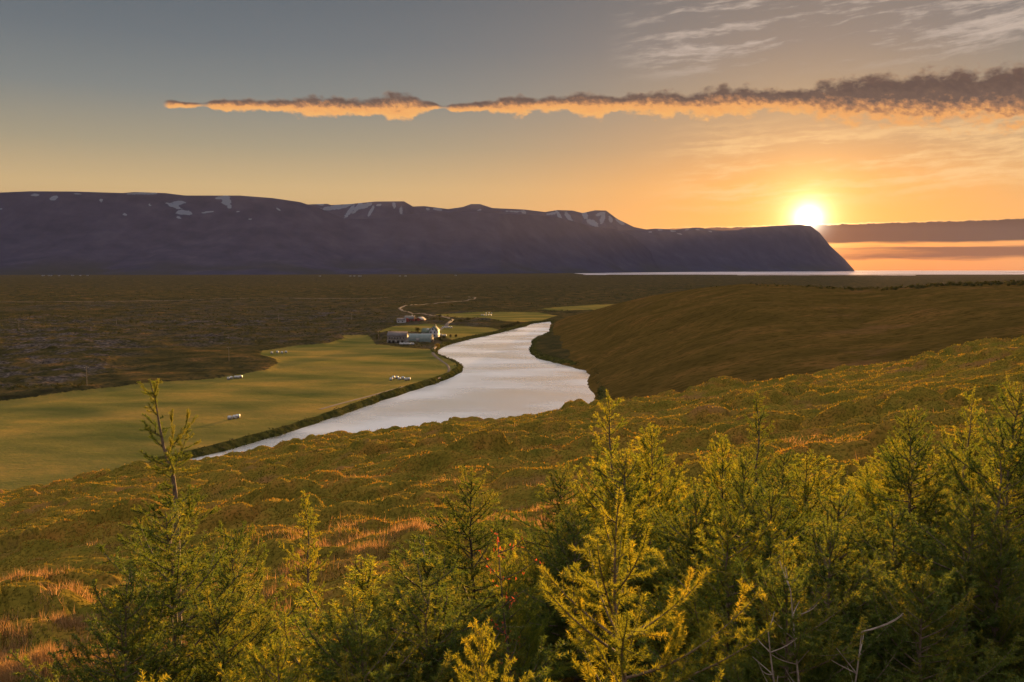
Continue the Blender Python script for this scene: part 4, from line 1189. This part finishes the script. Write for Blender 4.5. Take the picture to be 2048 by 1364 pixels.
def plant(proto, H, px, py, y, label, rz=0.0, width=1.0, cat='larch tree', group=None, mat=None, tilt=(0, 0)):
    """set a tree on the slope at distance y so that its top stands at the pixel"""
    u, v = uv(px, py)
    x = u * y
    z = float(slope_z(np.array([x]), np.array([y]))[0])
    need = (HC - v * y) - z
    if proto.name in USED:
        o = copy_tree(proto)
    else:
        o = proto; USED.add(proto.name)
    s = need / proto['top']
    o.location = (x, y, z - 0.04)
    o.scale = (s * width, s * width, s)
    o.rotation_euler = (tilt[0], tilt[1], rz)
    tag(o, label, cat, group or 'young larch trees on the slope')
    if mat is not None:
        for ch in o.children:
            if ch.name.startswith('crown'):
                ch.data = ch.data.copy(); ch.data.materials[0] = mat
    return o

def trees():
    A = larch(11, 3.0, 1.35, 74, 420)                                             # even, full
    B = larch(12, 3.0, 1.30, 70, 420, taper=0.75, e_low=0.15, up=1.1, leaders=14)                # bushy, many leaders
    Cc = larch(13, 3.0, 0.72, 44, 460, taper=0.7, e_low=0.25, up=1.1)                # slender
    D = larch(14, 3.0, 1.25, 64, 420, taper=0.6, e_low=0.0, up=0.6, mat=M_NEEDLED, bark=M_BARKD)   # dark, flat limbs
    E = larch(15, 4.6, 1.0, 62, 620, lean=(-0.07, 0.0), taper=0.55, t0=0.10, e_low=-0.12, up=0.5, bare=(0.0, 1.0), bend=0.05, mat=M_NEEDLED, thick=1.6)  # tall thin
    Fy = larch(16, 3.4, 1.35, 40, 760, taper=0.8, e_low=0.15, up=0.7, dense=0.75, mat=M_NEEDLEY, nl=0.036, nw=0.0046, extra=((0.62, 0.15, 1.15, 0.25, 0.95), (0.60, 3.0, 0.95, 0.15, -0.1), (0.75, 0.3, 0.8, 0.3, 0.9), (0.7, 2.7, 0.7, 0.5, 1.0)))   # near, yellow
    G = larch(17, 3.0, 1.35, 60, 420, taper=0.8, e_low=0.3, up=1.1, leaders=9, mat=M_NEEDLE)
    Hh = larch(18, 3.0, 1.45, 66, 480, taper=0.7, e_low=0.1, up=1.0, leaders=8, mat=M_NEEDLED)
    I = larch(19, 3.2, 0.8, 34, 460, lean=(-0.14, 0.0), taper=0.7, e_low=0.3, up=1.0, bend=-0.05)           # leaning leader
    P = plant
    P(E, 4.6, 336, 757, 13.5, 'tall thin larch with bare leaning trunk, top against the meadow')
    P(A, 3.0, 318, 1015, 8.2, 'full green larch in front of the tall thin one', 0.5, 1.3, mat=M_NEEDLED)
    P(B, 3.0, 470, 1050, 10.0, 'dense dark larch just right of the tall bare trunk', 1.0, 1.0, mat=M_NEEDLED)
    P(Cc, 3.0, 611, 985, 14.5, 'slender larch standing alone between heath and red grass', 2.0, 1.05)
    P(G, 3.0, 755, 1115, 7.2, 'bright bushy larch with many upright shoots, left of its pair', 0.3, 1.6)
    P(B, 3.0, 868, 1085, 7.2, 'bright bushy larch with upright shoots, right of its pair', 2.2, 1.6)
    P(D, 3.0, 936, 935, 12.0, 'dark larch with bare lower trunk in the middle of the heath', 0.7, 1.2)
    P(D, 3.0, 1125, 930, 12.5, 'dark spreading larch behind the yellow one', 2.9, 1.3)
    P(Fy, 3.4, 1240, 985, 5.5, 'golden yellow larch closest to the camera with long arching limb', 0.0, 1.0)
    P(I, 3.2, 1286, 783, 14.0, 'slim larch with leaning tip above the river bend', 0.0, 1.15)
    P(Cc, 3.0, 1208, 880, 15.0, 'short dark larch in front of the leaning tip', 4.0, 0.95, mat=M_NEEDLED)
    P(Cc, 3.0, 1510, 785, 16.0, 'dark upright larch standing out against the hummocks', 1.2, 1.1, mat=M_NEEDLED)
    P(G, 3.0, 1440, 872, 14.0, 'low larch at the left foot of the dark upright one', 3.6, 0.95)
    P(A, 3.0, 1500, 905, 9.4, 'bright larch with a fine leader below the dark upright one', 3.0, 0.95)
    P(B, 3.0, 1385, 975, 9.8, 'broad dark larch in the hollow beside the yellow one', 5.2, 1.4, mat=M_NEEDLED)
    P(G, 3.0, 1610, 900, 12.0, 'soft green larch behind the right hand thicket', 1.9, 1.5)
    P(A, 3.0, 1822, 812, 10.6, 'tall dark trunked larch in the middle of the right thicket', 5.0, 1.1)
    P(I, 3.2, 1892, 772, 11.6, 'larch with a curved bare leader on the right', 2.6, 0.95)
    P(A, 3.0, 2040, 765, 8.8, 'leafy larch cut by the right edge of the view', 2.1, 1.0)
    P(Cc, 3.0, 1962, 880, 8.4, 'straight trunked larch left of the one at the right edge', 0.2, 1.3)
    P(B, 3.0, 1690, 985, 8.6, 'bushy golden tipped larch in the centre of the right thicket', 0.9, 1.5)
    P(Hh, 3.0, 1570, 1120, 6.2, 'deep green larch low beside the long arching limb', 0.4, 1.2)
    P(Hh, 3.0, 1870, 1130, 6.6, 'deep green larch low in the bottom right thicket', 2.4, 1.25)
    P(Hh, 3.0, 1740, 1100, 7.6, 'shaded larch behind the grey dead twigs', 4.1, 1.25)
    P(G, 3.0, 2010, 1040, 7.4, 'loose larch in the bottom right corner', 5.0, 0.95, mat=M_NEEDLED)
    P(G, 3.0, 1740, 925, 12.0, 'pale feathery larch left of the tall dark trunked one', 0.1, 0.9)
    P(Cc, 3.0, 1890, 890, 11.0, 'thin feathery larch right of the tall dark trunked one', 2.8, 1.2)
    P(G, 3.0, 545, 1275, 6.2, 'low golden larch in front of the slender one', 4.4, 1.1)
    P(D, 3.0, 1020, 1085, 8.0, 'wide low larch left of the red leaved sapling', 3.9, 0.75, mat=M_NEEDLE)
    P(A, 3.0, 1130, 1000, 9.6, 'feathery larch half hidden left of the yellow one', 0.0, 0.9)
    P(Cc, 3.0, 233, 1338, 4.8, 'bright green larch tip at the bottom left', 0.0, 0.8, mat=M_NEEDLEY)
    P(Hh, 3.0, 720, 1215, 5.8, 'dark arching larch at the bottom centre', 1.0, 1.25)
    P(A, 3.0, 980, 1240, 5.6, 'golden larch cut by the bottom edge left of the closest one', 4.0, 0.75, mat=M_NEEDLEY)
    P(D, 3.0, 430, 1180, 7.6, 'dark low larch with drooping boughs below the dense one', 1.6, 1.1)
    P(G, 3.0, 1310, 850, 13.4, 'feathery larch right of the leaning tip', 5.6, 1.0)
    P(B, 3.0, 1155, 1030, 9.0, 'dark low bush of larch showing left of the yellow crown', 0.4, 1.4, mat=M_NEEDLED)
    P(G, 3.0, 1460, 1015, 7.8, 'bright fountain shaped larch right of the arching limb', 1.4, 1.35)
    P(B, 3.0, 1545, 965, 8.8, 'mid green larch filling the gap under the fine leader', 2.7, 1.4)
    P(G, 3.0, 1645, 1045, 7.2, 'low dark larch around the grey dead twigs', 3.3, 1.4, mat=M_NEEDLED)
    P(B, 3.0, 1785, 1010, 8.2, 'broad larch at the foot of the tall dark trunk', 5.5, 1.4, mat=M_NEEDLED)
    P(A, 3.0, 1930, 985, 7.6, 'full larch between the straight trunk and the bottom corner', 0.8, 1.3)
    P(G, 3.0, 1250, 905, 11.5, 'green larch whose top shows just over the yellow crown', 4.9, 1.3)
    P(B, 3.0, 1575, 900, 13.5, 'short larch on the far side of the fine leader', 0.9, 1.4)
    P(G, 3.0, 1785, 870, 13.5, 'golden low larch beyond the tall dark trunk', 2.0, 1.5)
    P(B, 3.0, 2060, 900, 10.0, 'dark larch behind the leafy one at the right edge', 3.0, 1.3, mat=M_NEEDLED)
    P(B, 3.0, 265, 1150, 7.4, 'low dark bough mass at the left foot of the full green larch', 2.0, 1.2, mat=M_NEEDLED)
    P(G, 3.0, 850, 1180, 6.4, 'thick lower bush under the bright pair', 5.0, 1.5, mat=M_NEEDLED)
trees()

def dead_shrub(px, py, y, label, seed, h, bark, leaves=None, name='dead_shrub', cat='shrub'):
    u, v = uv(px, py)
    x = u * y
    z = float(slope_z(np.array([x]), np.array([y]))[0])
    top = HC - v * y
    r = empty(name, (x, y, z - 0.05), label, cat)
    H = top - z
    rs = np.random.default_rng(seed)
    m = MB(); tips = []
    for k in range(h):
        az = rs.random() * 6.28
        L = H * rs.uniform(0.75, 1.0)
        p = curve_pts(np.zeros(3), az, 1.25 + rs.normal(0, .10), 1.48, L, 12, rs, 0.10)
        m.tube(p, np.linspace(0.016, 0.004, 12), 5)
        for i in range(4, 12):
            for _ in range(2):
                q = curve_pts(p[i], rs.random() * 6.28, rs.uniform(0.2, 0.9), rs.uniform(0.5, 1.2), rs.uniform(0.12, 0.34), 6, rs, 0.12)
                m.tube(q, np.linspace(0.005, 0.002, 6), 4); tips.append(q)
    m.build('trunk', bark, r, smooth=True)
    if leaves is not None:
        P_ = np.concatenate(tips)
        P_ = P_[P_[:, 2] > H * 0.45]
        P_ = P_[rs.random(len(P_)) < 0.8]
        P_ = np.repeat(P_, 4, 0) + rs.normal(0, 0.025, (len(P_) * 4, 3))
        e = rs.normal(0, 0.012, (len(P_), 2, 3))
        vv = np.stack([P_, P_ + e[:, 0], P_ + e[:, 1]], 1).reshape(-1, 3)
        mesh_obj('crown', vv, np.arange(len(vv)).reshape(-1, 3), None, [leaves], r, attrs={'tint': np.repeat(rs.random(len(P_)), 3)})
dead_shrub(1655, 1145, 5.9, 'bare grey dead twigs rising in the right thicket', 3, 3, M_DEADWOOD)
dead_shrub(1070, 1115, 6.6, 'small sapling with rust red leaves left of the yellow larch', 8, 1, M_BARKD, M_RED, 'red_sapling', 'sapling')

# ------------------------------------------------------------------ haze
def haze():
    m, n, out = new_mat('haze_air')
    v = n.node('ShaderNodeVolumePrincipled')
    v.inputs['Color'].default_value = (0.56, 0.58, 1.0, 1)
    v.inputs['Density'].default_value = 0.36e-5
    v.inputs['Anisotropy'].default_value = 0.2
    n.put(out.inputs['Volume'], v.outputs[0])
    o = MB().box(-23500, 23500, -300, 23500, -22, 1100).build('haze', m)
    o['kind'] = 'stuff'
    o['label'] = 'thin blue evening haze filling the valley air'
haze()
